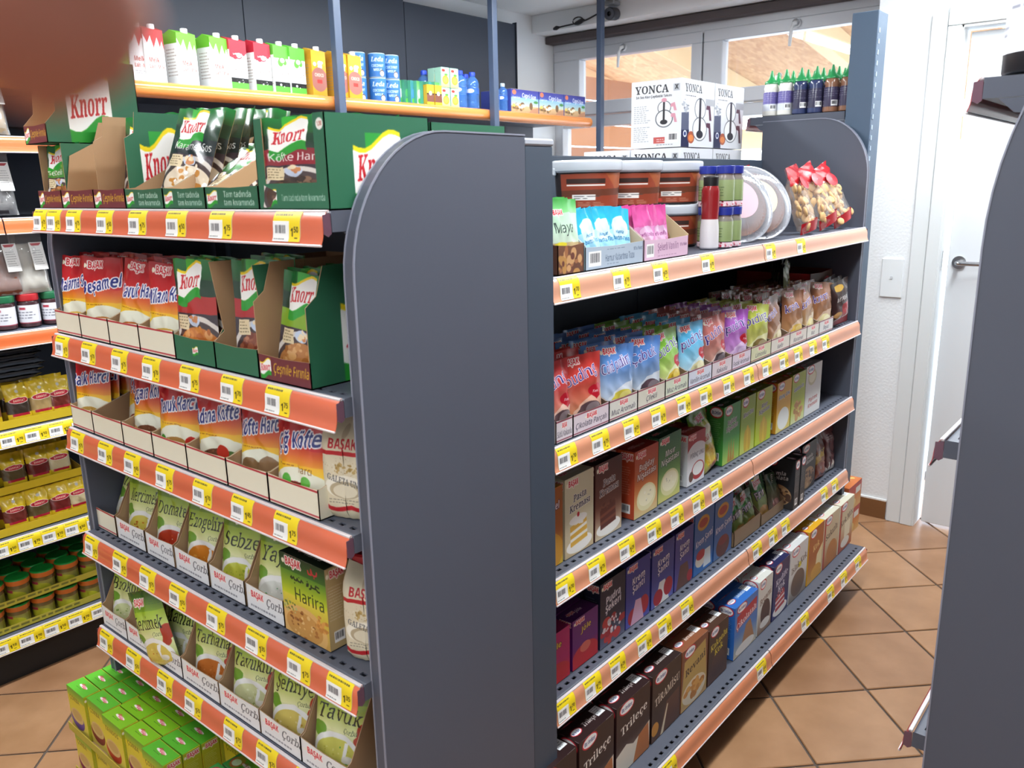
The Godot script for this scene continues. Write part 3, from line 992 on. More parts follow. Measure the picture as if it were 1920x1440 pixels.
# ---- print designs ----
func P(key, ops, w = 126, h = 168):
	return reg(key, w, h, ops)
func soup(name, bowl, bits, side1 = "b03a20"):
	return P("soup " + name + bowl, [["g", 0, 0.26, "2c5420", "7ea028"], ["g", 0.26, 0.6, "9cbc2e", "eef0b8"], ["g", 0.6, 1, "e2e8b0", "b8c468"], ["e", 0.12, 0.62, 0.14, 0.09, "6ea030"], ["e", 0.94, 0.55, 0.1, 0.1, side1], ["e", 0.88, 0.66, 0.08, 0.07, side1],
		["e", 0.48, 0.84, 0.47, 0.235, "f3f3ef"], ["e", 0.48, 0.87, 0.42, 0.2, bowl], ["k", 0.48, 0.88, 0.34, 0.14, 26, 0.02, bits], ["p", [0.62, 0.7, 0.7, 0.69, 0.66, 0.84, 0.6, 0.86], "f6f6f2"], ["e", 0.72, 0.87, 0.12, 0.04, "eceade"],
		["B", 0.12, 0.16, 0.42], ["l", 0.6, 0.1, 0.3, 4, 0.025, "4c6c34"], ["t", name, 0.1, 0.4, 0.23, "1c241c", {"f": 1, "s": 0.25, "b": false, "w": 0.82}], ["t", "Çorba", 0.6, 0.57, 0.07, "5a6a4a", {"f": 1, "s": 0.25, "b": false, "w": 0.3}]])
func spice(name, food, bits, extra = []):
	return P("spice " + name + food, [["g", 0, 0.4, "b01c22", "c8262a"], ["g", 0.4, 0.56, "d0442a", "ec9a26"], ["g", 0.56, 0.72, "f2b826", "f4d838"], ["g", 0.72, 1, "eedc88", "d8d0a0"], ["e", 0.55, 0.84, 0.62, 0.25, "ecebd6"], ["e", 0.5, 0.9, 0.44, 0.17, food], ["k", 0.5, 0.9, 0.42, 0.15, 60, 0.035, bits]] + extra +
		[["B", 0.1, 0.1, 0.42], ["l", 0.1, 0.58, 0.5, 1, 0.03, "a06010"], ["t", name, 0.06, 0.4, 0.21, "26307e", {"f": 0, "s": 0.2, "o": "f4f2f6", "ow": 0.07, "w": 0.9, "r": -9.0}]])
func knorr(key, band, food, bits, title = ""):
	var ops = [["g", 0, 0.2, "1c8238", "27522f"], ["g", 0.2, 0.45, "22402e", "1f3a2c"], ["r", 0.32, 0, 0.2, 0.2, "3cb43a"], ["r", 0, 0.36, 1, 0.17, band], ["r", 0, 0.53, 1, 0.47, "3a3038"], ["e", 0.55, 0.85, 0.6, 0.3, "d8d0c8"], ["e", 0.55, 0.87, 0.55, 0.27, "4a3c3c"],
		["e", 0.55, 0.88, 0.5, 0.22, food], ["k", 0.55, 0.86, 0.46, 0.2, 46, 0.06, bits], ["r", 0.08, 0.55, 0.26, 0.14, "e2cfa8"], ["l", 0.1, 0.57, 0.2, 4, 0.03, "7a6a50"], ["e", 0.5, 0.6, 0.13, 0.06, "c8d4ea"], ["k", 0.5, 0.59, 0.1, 0.04, 8, 0.04, ["f0dcb8", "d08a5a"]], ["K", 0.42, 0.22, 0.56]]
	if title:
		ops.append(["t", title, 0.14, 0.44, 0.12, "f4f0ea", {"f": 0, "b": false, "w": 0.78}])
	return P("packet " + key, ops)
func pud(name, bg, mid, blob, heart = true, word = "puding"):
	var ops = [["g", 0, 0.3, bg, bg], ["g", 0.3, 0.75, bg, mid], ["g", 0.75, 1, mid, mid], ["p", [0.0, 0.95, 0.2, 0.75, 0.5, 0.6, 1.0, 0.5, 1, 1, 0, 1], Color(mid).lightened(0.35).to_html(false)], ["e", 0.62, 0.86, 0.36, 0.22, blob], ["e", 0.7, 0.78, 0.2, 0.12, Color(blob).lightened(0.25).to_html(false)], ["k", 0.2, 0.92, 0.16, 0.06, 10, 0.05, [blob, Color(blob).darkened(0.3).to_html(false)]],
		["B", 0.1, 0.1, 0.4], ["t", word, 0.08, 0.36, 0.2, "3a2a72", {"s": 0.1, "o": "e8e2f0", "ow": 0.04, "w": 0.8, "r": -14.0, "b": false}]]
	if heart:
		ops += [["e", 0.72, 0.5, 0.1, 0.07, "c02030"], ["e", 0.86, 0.49, 0.1, 0.07, "c02030"], ["p", [0.63, 0.53, 0.95, 0.52, 0.8, 0.64], "c02030"], ["t", "Tam", 0.7, 0.52, 0.05, "f4e8e8", {"s": 0.2}]]
	return P("pudding " + name, ops)
func box_front(key, c0, c1, lines, col, outl, food, brand = "B", o = {}):
	var ops = [["g", 0, 0.55, c0, c0 if not o.has("m") else o["m"]], ["g", 0.55, 1, c0 if not o.has("m") else o["m"], c1]]
	ops += food
	var y = o.get("y", 0.24)
	for l in lines:
		var oo = {"f": o.get("f", 0), "s": o.get("s", 0.15), "a": 1, "w": 0.86, "r": o.get("r", -4.0)}
		if outl: oo["o"] = outl
		oo["ow"] = 0.07
		ops.append(["t", l, 0.52, y, o.get("z", 0.13), col, oo])
		y += o.get("z", 0.13) * 0.95
	if brand == "B": ops.append(["B", 0.07, 0.09, 0.4])
	if brand == "O": ops.append(["O", 0.3, 0.09, 0.42])
	return P("front " + key, ops, 112, 156)
func box_side(key, c, brand = "B"):
	return reg("side " + key, 48, 120, [["f", c], ["B" if brand == "B" else "O", 0.1 if brand == "B" else 0.5, 0.1, 0.8], ["l", 0.12, 0.24, 0.7, 12, 0.035, Color(c).lightened(0.5).to_html(false)], ["b", 0.25, 0.78, 0.5, 0.14]])
func box_top(key, c, name, brand = "B", code = false):
	var ops = [["f", c]]
	ops.append(["B", 0.1, 0.45, 0.3] if brand == "B" else ["O", 0.2, 0.5, 0.26])
	ops.append(["t", name, 0.4, 0.5, 0.3, "f0ece8", {"f": 1 if brand == "O" else 0, "s": 0.2, "w": 0.34}])
	if code: ops += [["r", 0.76, 0.14, 0.2, 0.5, "f2f4f6"], ["l", 0.78, 0.2, 0.14, 4, 0.1, "90969c"]]
	return reg("top " + key, 100, 44, ops)
func tray_front(key, bg, line, cap, brand = true, ccol = "2c2838"):
	var ops = [["f", bg], ["r", 0, 0.07, 1, 0.06, line], ["r", 0, 0.86, 1, 0.05, line]]
	if brand: ops.append(["B", 0.32, 0.32, 0.34])
	if cap: ops.append(["t", cap, 0.5, 0.62 if brand else 0.5, 0.34, ccol, {"a": 1, "s": 0.2, "w": 0.84, "b": false}])
	return reg("tray " + key, 110, 48, ops)

func green_side():
	return reg("green carton side", 170, 96, [["f", "2e694c"], ["r", 0.36, 0.2, 0.2, 0.2, "2f9a3c"], ["r", 0.36, 0.75, 0.2, 0.12, "2f9a3c"], ["K", 0.47, 0.55, 0.46]])
func brown_front():
	return reg("brown carton front", 116, 34, [["f", "6e3036"], ["K", 0.14, 0.5, 0.22], ["t", "Çeşnile Fırınla", 0.3, 0.5, 0.5, "e8c428", {"s": 0.2, "w": 0.66, "b": false}]])
func green_front():
	return reg("green carton front", 116, 34, [["f", "2c6449"], ["K", 0.14, 0.5, 0.2], ["t", "Tam tadında", 0.36, 0.34, 0.34, "dcecdf", {"w": 0.5, "b": false}], ["t", "tam kıvamında", 0.36, 0.68, 0.34, "dcecdf", {"w": 0.55, "b": false}]])

func left_goods():
	var tan = sw("b3906c")
	var gs = green_side()
	var gsw = sw("2f6a4d")
	var kb = {"sauce": knorr("caramel", "1e2a2c", "e8d8c0", ["f0e0c8", "c88a40", "ffffff"], "Karamel Sos"), "meat": knorr("kofte", "8e2430", "4a3428", ["6a4a38", "3a281e", "8a6850"], "Köfte Harcı"), "leg": knorr("chicken", "7fa62a", "b87a44", ["c88c50", "a06430", "d8a468"]), "veg": knorr("veg", "4c8a3a", "8a5a34", ["7a9a40", "c88a50", "a8683c"], "sebzeli"), "strip": knorr("strips", "a82c30", "8a4a34", ["9a5a40", "7a3c2c", "b87858"]), "fry": knorr("fry", "b0302e", "c87838", ["d88a44", "b86830", "e0a060"])}
	# --- top shelf: green sachet cartons
	var y = 1.472
	setback = 0.0
	var cutb = [Vector2(0, 0), Vector2(0.26, 0), Vector2(0.26, 0.165), Vector2(0.09, 0.165), Vector2(0.075, 0.125), Vector2(0.025, 0.1), Vector2(0.012, 0.035), Vector2(0, 0.035)]
	var cut0 = [Vector2(0, 0), Vector2(0.2, 0), Vector2(0.2, 0.124), Vector2(0.012, 0.124), Vector2(0.012, 0.035), Vector2(0, 0.035)]
	var cutc = [Vector2(0, 0), Vector2(0.16, 0), Vector2(0.16, 0.165), Vector2(0.035, 0.165), Vector2(0.03, 0.13), Vector2(0.012, 0.12), Vector2(0.01, 0.035), Vector2(0, 0.035)]
	var X = [-1.876, -1.764, -1.622, -1.497, -1.362, -1.229, -1.081, -0.915]
	var nm = ["green sachet carton with brown front, at the wall end of the top end shelf", "opened and nearly empty green sachet carton with brown front", "green sachet carton with brown front and ribbed cut-out side", "low green carton of caramel sauce sachets beside the tall ribbed one", "low green carton whose sloping tan side divides the sauce sachets", "low green carton with sachets lying far back", "green carton with a framed window showing meatball mix sachets"]
	for k in 3:
		tray(nm[k], "L", X[k], X[k + 1], y, {"called": "sachet_carton", "d": [0.2, 0.26, 0.16][k], "hf": 0.035, "hb": 0.124 if k == 0 else 0.165, "f": brown_front(), "side": gs, "out": gsw, "in": tan, "cut": cut0 if k == 0 else cutb if k == 1 else cutc, "group": "sachet cartons on the top end shelf"})
	var cutl = [Vector2(0, 0), Vector2(0.25, 0), Vector2(0.25, 0.13), Vector2(0.2, 0.13), Vector2(0.02, 0.036), Vector2(0, 0.034)]
	for k in [3, 4, 5]:
		tray(nm[k], "L", X[k], X[k + 1], y, {"called": "sachet_carton", "d": 0.25, "hf": 0.034, "hb": 0.13, "f": green_front(), "side": gs, "out": gsw, "in": tan, "cut": cutl, "group": "sachet cartons on the top end shelf"})
	var w = (X[7] - X[6]) * 0.983 - 0.002
	var frame = [Vector2(0, 0), Vector2(w, 0), Vector2(w, 0.125), Vector2(w - 0.024, 0.125), Vector2(w - 0.024, 0.036), Vector2(0.02, 0.036), Vector2(0.02, 0.125), Vector2(0, 0.125)]
	var cutf = [Vector2(0, 0), Vector2(0.19, 0), Vector2(0.19, 0.125), Vector2(0, 0.125)]
	var ff = reg("framed carton front", 150, 116, [["f", "2f6b4e"], ["K", 0.2, 0.86, 0.15], ["t", "Tam tadında tam kıvamında", 0.34, 0.86, 0.1, "cfe4d6", {"w": 0.6, "b": false}], ["e", 0.93, 0.12, 0.045, 0.06, "ece8e0"], ["t", "1,50", 0.93, 0.12, 0.06, "a04030", {"a": 1, "w": 0.06}]])
	tray(nm[6], "L", X[6], X[7], y, {"called": "sachet_carton", "d": 0.19, "hf": 0.036, "hb": 0.125, "front": frame, "f": ff, "side": gs, "out": gsw, "in": tan, "cut": cutf, "group": "sachet cartons on the top end shelf"})
	tray("closed green sachet carton behind the framed one", "L", X[6], X[7], y, {"called": "sachet_carton", "off": 0.195, "d": 0.17, "hf": 0.12, "hb": 0.12, "f": gsw, "side": gsw, "out": gsw, "in": tan, "cut": [Vector2(0, 0), Vector2(0.17, 0), Vector2(0.17, 0.12), Vector2(0, 0.12)]})
	tray("green sachet carton stacked on top with a big logo on its side", "L", -1.9, -1.79, y + 0.126, {"called": "sachet_carton", "d": 0.19, "hf": 0.036, "hb": 0.16, "f": brown_front(), "side": gs, "out": gsw, "in": tan, "cut": [Vector2(0, 0), Vector2(0.19, 0), Vector2(0.19, 0.16), Vector2(0.03, 0.16), Vector2(0.022, 0.06), Vector2(0, 0.036)]})
	pouches("seasoning_sachet", "green vegetable seasoning sachet", "sachet", "L", -1.82, y, 3, 0.094, 0.12, 0.006, kb["veg"], "c8a878", {"off": 0.02, "dz": 0.01, "group": "seasoning sachets on the top end shelf", "front": "in the carton at the wall end"})
	pouches("seasoning_sachet", "meat strip seasoning sachet sunk low", "sachet", "L", -1.66, y - 0.0, 2, 0.1, 0.07, 0.006, kb["strip"], "c8a878", {"off": 0.11, "dz": 0.012, "group": "seasoning sachets on the top end shelf", "front": "in the nearly empty carton"})
	pouches("seasoning_sachet", "meat strip seasoning sachet with orange band", "sachet", "L", -1.548, y, 4, 0.1, 0.162, 0.006, kb["strip"], "c8a878", {"off": 0.05, "dz": 0.012, "lean": 0.18, "group": "seasoning sachets on the top end shelf", "front": "in the ribbed carton"})
	pouches("sauce_sachet", "caramel sauce sachet with dessert picture", "sachet", "L", -1.39, y + 0.02, 7, 0.125, 0.15, 0.005, kb["sauce"], "c8a878", {"off": 0.05, "dz": 0.024, "lean": 0.3, "roll": -0.12, "group": "caramel sauce sachets", "front": "leaning forward in the low carton"})
	pouches("sauce_sachet", "pale sauce sachet lying back", "sachet", "L", -1.27, y + 0.005, 3, 0.12, 0.16, 0.006, knorr("pale", "2e7a3a", "e8ecd0", ["c8d890", "f4f4e0", "8ab048"]), "c8a878", {"off": 0.035, "dz": 0.012, "lean": 0.95, "group": "pale sauce sachets", "front": "against the sloping divider"})
	pouches("sauce_sachet", "pale sauce sachet slumped down", "sachet", "L", -1.14, y + 0.005, 2, 0.12, 0.14, 0.006, knorr("pale2", "2e7a3a", "f0e4d4", ["e0b8a0", "f8ece0", "d89a80"]), "c8a878", {"off": 0.05, "dz": 0.014, "lean": 1.15, "group": "slumped sauce sachets", "front": "in the low carton beside the framed one"})
	pouches("meatball_sachet", "dark red banded meatball mix sachet", "sachet", "L", -1.0, y, 5, 0.135, 0.122, 0.008, kb["meat"], "c8a878", {"off": 0.008, "dz": 0.03, "lean": 0.02, "group": "meatball mix sachets", "front": "in the framed window carton"})
	# --- second shelf: seasoning pouches in cream trays, then green cartons
	y = 1.214
	var cream = tray_front("cream", "e8e2cc", "b4303a", "", false)
	var pasta = ["e8c860", "f0d880", "d8b048"]
	var row2 = [["Makarna Sosu", "e2b848", pasta, [["e", 0.72, 0.93, 0.22, 0.1, "b82c28"]], "pasta sauce"], ["Beşamel", "c07838", ["c8843c", "b06a30", "e0e8d0"], [], "white sauce"], ["Tavuk Harcı", "b8642c", ["c0702e", "a85824", "d08844"], [], "chicken mix"], ["Milano Harcı", "d8b048", ["e8c860", "c89838", "f0d890", "a87828"], [], "noodle mix"]]
	X = [-1.884, -1.764, -1.637, -1.513, -1.382, -1.25, -1.123, -0.988]
	for k in 4:
		tray("cream red-lined tray of %s pouches" % row2[k][4], "L", X[k], X[k + 1], y, {"d": 0.16, "hf": 0.05, "hb": 0.09, "f": cream, "group": "cream trays on the second end shelf"})
		pouches("seasoning_pouch", "red and yellow %s pouch" % row2[k][4], "pouch", "L", (X[k] + X[k + 1]) / 2, y, 4, 0.114, 0.158, 0.026, spice(row2[k][0], row2[k][1], row2[k][2], row2[k][3]), "b8242a", {"off": 0.024, "roll": [0.0, 0.02, -0.16, -0.05][k], "yaw": [0.1, 0.15, 0.1, 0.05][k], "group": "%s pouches" % row2[k][4]})
	var gf = reg("plain green front", 100, 40, [["f", "2c6a4c"], ["K", 0.52, 0.5, 0.14]])
	tray("small green tray with a fried chicken seasoning sachet", "L", X[4], X[5], y, {"called": "sachet_carton", "d": 0.2, "hf": 0.045, "hb": 0.16, "f": gf, "side": gsw, "out": gsw, "in": tan, "cut": [Vector2(0, 0), Vector2(0.2, 0), Vector2(0.2, 0.16), Vector2(0.09, 0.16), Vector2(0.01, 0.05), Vector2(0, 0.045)]})
	pouches("seasoning_sachet", "fried chicken seasoning sachet", "sachet", "L", -1.32, y, 3, 0.108, 0.172, 0.014, kb["fry"], "c8a878", {"off": 0.012, "lean": 0.04, "dz": 0.016, "group": "fried chicken sachets", "front": "in the small green tray"})
	var cuth = [Vector2(0, 0), Vector2(0.24, 0), Vector2(0.24, 0.175), Vector2(0.005, 0.175), Vector2(0.02, 0.06), Vector2(0, 0.045)]
	tray("tall green carton with tan inside and meat strip sachets", "L", X[5], X[6], y, {"called": "sachet_carton", "d": 0.24, "hf": 0.045, "hb": 0.175, "f": gsw, "side": gsw, "out": gsw, "in": tan, "cut": cuth})
	pouches("seasoning_sachet", "red banded meat strip sachet", "sachet", "L", -1.172, y, 3, 0.102, 0.175, 0.008, kb["strip"], "c8a878", {"off": 0.035, "lean": 0.05, "yaw": 0.12, "group": "meat strip sachets in the tall carton", "front": "in the tall tan-lined carton"})
	var cutw = [Vector2(0, 0), Vector2(0.26, 0), Vector2(0.26, 0.178), Vector2(0.035, 0.178), Vector2(0.02, 0.135), Vector2(0, 0.12), Vector2(0, 0.0)]
	tray("tall green carton with brown front and a big flag logo on its side", "L", X[6], X[7], y, {"called": "sachet_carton", "d": 0.26, "hf": 0.04, "hb": 0.178, "f": brown_front(), "side": gs, "out": gsw, "in": tan, "cut": cutw})
	pouches("seasoning_sachet", "roast chicken seasoning sachet with lime band", "sachet", "L", -1.062, y, 6, 0.1, 0.16, 0.006, kb["leg"], "d8b898", {"off": 0.03, "lean": 0.12, "dz": 0.02, "roll": -0.12, "group": "roast chicken sachets", "front": "in the tall flag logo carton"})
	tray("dark brown crushed sachet carton pushed to the back", "L", -0.97, -0.91, y, {"called": "sachet_carton", "off": 0.08, "d": 0.24, "hf": 0.14, "hb": 0.15, "f": sw("8a929a"), "side": sw("8a929a"), "out": sw("6a5040"), "in": tan})
	# --- third shelf: seasoning pouches in cream trays
	y = 1.007
	var meat = ["7a4a34", "8a5a40", "5e3626", "a07050"]
	var gr = [["e", 0.15, 0.78, 0.1, 0.06, "4a9a38"], ["e", 0.84, 0.82, 0.13, 0.12, "c03028"]]
	var row3 = [["Balık Harcı", "c8a050", ["d8b068", "b88a3c", "e8c888"], [["e", 0.86, 0.9, 0.12, 0.07, "40a838"]], "fish mix"], ["Çiğ Köfte", "8a4434", meat, [], "raw meatball mix"], ["Izgara Köfte", "7a4c36", meat, [["e", 0.1, 0.86, 0.12, 0.1, "e0b070"], ["e", 0.9, 0.8, 0.1, 0.1, "b83028"]], "grill mix"], ["Tavuk Harcı", "b08448", ["c89a58", "a07438", "7a5428"], gr, "chicken pieces mix"], ["Adana Köfte", "6a4634", meat, [["e", 0.78, 0.84, 0.18, 0.1, "5a7a44"], ["e", 0.62, 0.76, 0.14, 0.08, "c83a2c"]], "spiced kebab mix"], ["Köfte Harcı", "8a6a4c", ["8a6a4c", "7a5a3e", "a08060"], [["e", 0.3, 0.84, 0.24, 0.15, "8a6a48"], ["e", 0.72, 0.82, 0.24, 0.17, "927252"], ["e", 0.6, 0.97, 0.3, 0.05, "2aa070"]], "meatball mix"], ["Çiğ Köfte", "7a2e28", ["8a3830", "6a2820", "9a443a"], [["e", 0.3, 0.74, 0.1, 0.07, "58b040"], ["e", 0.7, 0.73, 0.1, 0.07, "68b848"], ["t", "harcı", 0.55, 0.6, 0.1, "7a4a18", {"b": false}]], "bulgur meatball mix"]]
	X = [-1.876, -1.772, -1.637, -1.514, -1.387, -1.253, -1.129, -0.994]
	for k in 7:
		tray("cream red-lined tray of %s pouches" % row3[k][4], "L", X[k], X[k + 1], y, {"d": 0.17, "hf": 0.05, "hb": 0.08, "f": cream, "group": "cream trays on the third end shelf"})
		pouches("seasoning_pouch", "red and yellow %s pouch" % row3[k][4], "pouch", "L", (X[k] + X[k + 1]) / 2 + [0.0, 0.035, 0.0, 0.0, 0.0, 0.0, 0.0][k], y, 4, 0.114, 0.162, 0.026, spice(row3[k][0], row3[k][1], row3[k][2], row3[k][3]), "a82228", {"off": [0.024, 0.06, 0.03, 0.022, 0.03, 0.03, 0.012][k], "yaw": [0.1, 0.0, 0.05, 0.05, 0.05, 0.0, -0.1][k], "roll": [0.0, -0.1, 0.0, 0.0, 0.04, 0.03, 0.0][k], "group": "%s pouches" % row3[k][4]})
	# --- fourth and fifth shelf: soup pouches in white trays
	var corba = reg("soup tray front", 116, 50, [["f", "e9e9ea"], ["B", 0.08, 0.36, 0.4], ["t", "Çorba", 0.56, 0.42, 0.42, "3a3a40", {"f": 1, "s": 0.3, "b": false}], ["l", 0.12, 0.74, 0.7, 1, 0.2, "8a8a90"]])
	var cutS = [Vector2(0, 0), Vector2(0.18, 0), Vector2(0.18, 0.15), Vector2(0.06, 0.15), Vector2(0.01, 0.055), Vector2(0, 0.05)]
	var rows = [[0.761, [-1.86, -1.73, -1.6, -1.483, -1.355, -1.234, -1.116], [["Tarhana", "e8e8d8", ["d8b048", "c8a040"], "cream tarhana"], ["Mercimek", "d8c858", ["b86828", "c88030", "e8d878"], "yellow lentil"], ["Domates", "b83c24", ["f0ead8", "c85030", "a83020"], "tomato"], ["Ezogelin", "d8842c", ["e8a848", "c06820", "f0c070", "58a030"], "red lentil"], ["Sebze", "c8cc4c", ["a8b838", "98a830", "d8d870"], "vegetable"], ["Yayla", "e2e4dc", ["d0d4c8", "f0f0ea", "48a058"], "yoghurt"]]],
		[0.528, [-1.874, -1.755, -1.642, -1.512, -1.37, -1.231, -1.105, -0.975], [["Brokoli", "d8e0a8", ["6a9038", "88a850", "e8eccc"], "broccoli"], ["Balkabağı", "d88434", ["e09848", "c87428"], "pumpkin"], ["Mantar", "d8d4a8", ["c0b880", "a89c68", "e8e4c8"], "mushroom"], ["Tarhana", "c87434", ["d8884a", "b86428"], "tarhana"], ["Tavuklu", "d8dca8", ["c8cc90", "88a048", "e8ecc8"], "creamy chicken"], ["Şehriye", "dcc86c", ["f0e4b0", "c89838", "e8d890"], "noodle"], ["Tavuk", "d4d068", ["e0dc88", "c0bc50", "50a048"], "yellow chicken"]]]]
	for r in 2:
		y = rows[r][0]
		setback = 0.022 if r == 0 else 0.0
		var xs = rows[r][1]
		for k in rows[r][2].size():
			var q = rows[r][2][k]
			var first = r == 0 and k == 0
			tray(("cream torn tray of %s soup pouches" if first else "white printed tray of %s soup pouches" if r == 0 else "white printed tray of %s soup pouches on the fifth shelf") % q[3], "L", xs[k], xs[k + 1], y, {"d": 0.18, "hf": 0.05, "hb": 0.12, "f": cream if first else corba, "out": sw("e4e4e4"), "side": sw("a88664") , "cut": cutS, "group": "soup trays on the %s end shelf" % ["fourth", "fifth"][r]})
			pouches("soup_pouch", "green %s soup pouch%s" % [q[3], " with a bowl picture" if r == 0 else ""], "pouch", "L", (xs[k] + xs[k + 1]) / 2 + (0.02 if first else 0.0), y, 3, 0.112, 0.16, 0.02, soup(q[0], q[1], q[2]), "486c2a", {"off": 0.03 if not first else 0.05, "lean": 0.16, "dz": 0.035, "roll": -0.3 if first else 0.0, "yaw": 0.08, "group": "%s soup pouches" % q[3]})
	setback = 0.0
	var tip = solo("soup_pouch", pouch_mesh(0.112, 0.165, 0.034, soup("Mercimek", "d8c058", ["b86828", "e8d878"]), sw("486c2a"), 2), film, "green lentil soup pouch tipping forward out of the mushroom tray", "pouch", at("L", -1.585, 0.532, 0.004), 0.15)
	tip.rotation.z = 0.34
	setback = 0.02
	# boxed soup and crumb bags
	var hf = P("harira front", [["g", 0, 0.2, "1e3a20", "3a6a24"], ["g", 0.2, 0.5, "5a8a28", "c8d028"], ["g", 0.5, 1, "d8cc40", "c89850"], ["e", 0.45, 0.86, 0.5, 0.26, "dcae68"], ["e", 0.45, 0.85, 0.4, 0.18, "c8934c"], ["k", 0.45, 0.85, 0.4, 0.18, 30, 0.03, ["e0b878", "a86c30", "8a5424"]], ["k", 0.85, 0.7, 0.14, 0.1, 26, 0.04, ["d89a4c", "c08038"]], ["k", 0.16, 0.66, 0.14, 0.09, 26, 0.02, ["8aa050", "b8b878", "6a7a3c"]], ["B", 0.06, 0.1, 0.42], ["s", [0.82, 0.08, 0.81, 0.12, 0.76, 0.135, 0.72, 0.12, 0.71, 0.09], 0.012, "c83038"], ["s", [0.7, 0.07, 0.7, 0.135, 0.64, 0.135, 0.63, 0.1], 0.012, "c83038"], ["e", 0.76, 0.16, 0.012, 0.01, "c83038"], ["s", [0.84, 0.26, 0.78, 0.25, 0.77, 0.28, 0.82, 0.31, 0.85, 0.31], 0.011, "20301c"], ["s", [0.77, 0.29, 0.7, 0.29, 0.68, 0.27, 0.67, 0.31, 0.64, 0.32], 0.011, "20301c"], ["s", [0.62, 0.26, 0.61, 0.29, 0.58, 0.3, 0.59, 0.27, 0.62, 0.27], 0.01, "20301c"], ["e", 0.6, 0.24, 0.01, 0.008, "20301c"], ["s", [0.5, 0.28, 0.47, 0.26, 0.45, 0.29, 0.4, 0.29, 0.38, 0.26, 0.36, 0.29, 0.31, 0.29, 0.3, 0.26], 0.011, "20301c"], ["e", 0.42, 0.24, 0.01, 0.008, "20301c"], ["e", 0.31, 0.33, 0.01, 0.008, "20301c"], ["s", [0.28, 0.27, 0.26, 0.29, 0.23, 0.28, 0.25, 0.26], 0.01, "20301c"], ["t", "Harira", 0.3, 0.46, 0.22, "26341c", {"b": false, "w": 0.62}]], 130, 150)
	cartons("soup_box", "green and yellow boxed soup with Arabic lettering", "box", "L", -1.118, -0.994, 0.762, 3, 0.146, 0.042, hf, box_side("harira", "b8a070"), box_top("harira", "1c2a1c", "Harira"), {"off": 0.0, "group": "boxed soups"})
	for k in 2:
		var bagr = P("crumb bag", [["g", 0, 1, "e6dcc0", "d8ccae"], ["r", 0, 0.3, 1, 0.04, "c02028"], ["p", [0, 0.83, 0.3, 0.88, 0.6, 0.84, 1, 0.9, 1, 0.94, 0.6, 0.885, 0.3, 0.925, 0, 0.87], "c02028"], ["k", 0.5, 0.55, 0.48, 0.2, 160, 0.008, ["cabb98", "e8dfc8", "bca880"]], ["k", 0.5, 0.47, 0.3, 0.05, 30, 0.025, ["a88a4c", "c0a468"]], ["e", 0.5, 0.66, 0.36, 0.12, "efe9d8"], ["e", 0.5, 0.69, 0.28, 0.09, "b8a888"], ["e", 0.5, 0.7, 0.22, 0.07, "e0d6bc"], ["t", "GALETA UNU", 0.5, 0.6, 0.09, "5a5a58", {"a": 1, "f": 1, "r": 10.0, "w": 0.64}], ["l", 0.2, 0.79, 0.6, 2, 0.03, "8a8272"], ["t", "BAŞAK", 0.5, 0.24, 0.13, "c81c28", {"a": 1, "w": 0.8}], ["e", 0.5, 0.12, 0.06, 0.06, "c8b89a"]])
		var B = thing("crumb_bag", ["tall cream breadcrumb bag with red folded top beside the meatball mix tray", "cream breadcrumb bag beside the boxed soup"][k], "bag", at("L", [-0.946, -0.935][k], [1.008, 0.762][k], [0.035, 0.045][k]), [0.35, 0.35][k])
		var q = MB.new()
		var rr = []
		for j in 13:
			var v = j / 12.0
			var hh = 0.155 * (1.0 - v)
			var row = []
			for i in 33:
				var a = TAU * i / 32.0
				var sq = Vector2(sin(a), cos(a))
				sq /= pow(pow(absf(sq.x), 6) + pow(absf(sq.y), 6), 1.0 / 6)
				var top = clampf((hh - 0.125) / 0.03, 0, 1)
				var bot = 1.0 - 0.25 * smoothstep(0.9, 1.0, v)
				row.append(Vector3(sq.x * 0.042 * bot * (1 + 0.05 * top), hh + 0.004 * sin(a * 5) * top, sq.y * lerpf(0.03, 0.006, top) * bot - 0.012 * top + 0.0012 * sin(i * 2.3 + j)))
			rr.append(row)
		q.grid(rr, Rect2(bagr.position - Vector2(bagr.size.x * 0.5, 0), bagr.size * Vector2(1, 1)) if false else bagr)
		# the print sits on the front half: repeat it round the bag
		for i in q.t.size():
			var u = fposmod((q.t[i].x - bagr.position.x) / bagr.size.x + 0.25, 1.0)
			u = u * 2.0 if u < 0.5 else 2.0 - u * 2.0
			u = clampf((u - 0.5) * 1.55 + 0.5, 0, 1)
			q.t[i].x = bagr.position.x + u * bagr.size.x
		part("body", q, paper, B)
		q = MB.new()
		q.cbox(Vector3(-0.04, 0.148, -0.03), Vector3(0.04, 0.166, -0.008), 0.003)
		part("folded_top", q, mat("b4222a", 0.4), B)
	setback = 0.0
	# --- base: green boxes in two layers
	var gt = reg("green box top", 60, 60, [["f", "58b02c"], ["e", 0.5, 0.45, 0.2, 0.1, "f0e4e0"], ["t", "BAŞAK", 0.5, 0.45, 0.2, "c82440", {"a": 1, "x": 0.36, "r": 40.0}], ["l", 0.3, 0.65, 0.3, 1, 0.1, "386c1c"]])
	var gt2 = reg("lime box top", 60, 60, [["f", "7cb81e"], ["e", 0.5, 0.45, 0.2, 0.1, "f0e4e0"], ["t", "BAŞAK", 0.5, 0.45, 0.2, "c82440", {"a": 1, "x": 0.36, "r": 40.0}], ["l", 0.3, 0.65, 0.3, 1, 0.1, "386c1c"]])
	var gfr = []
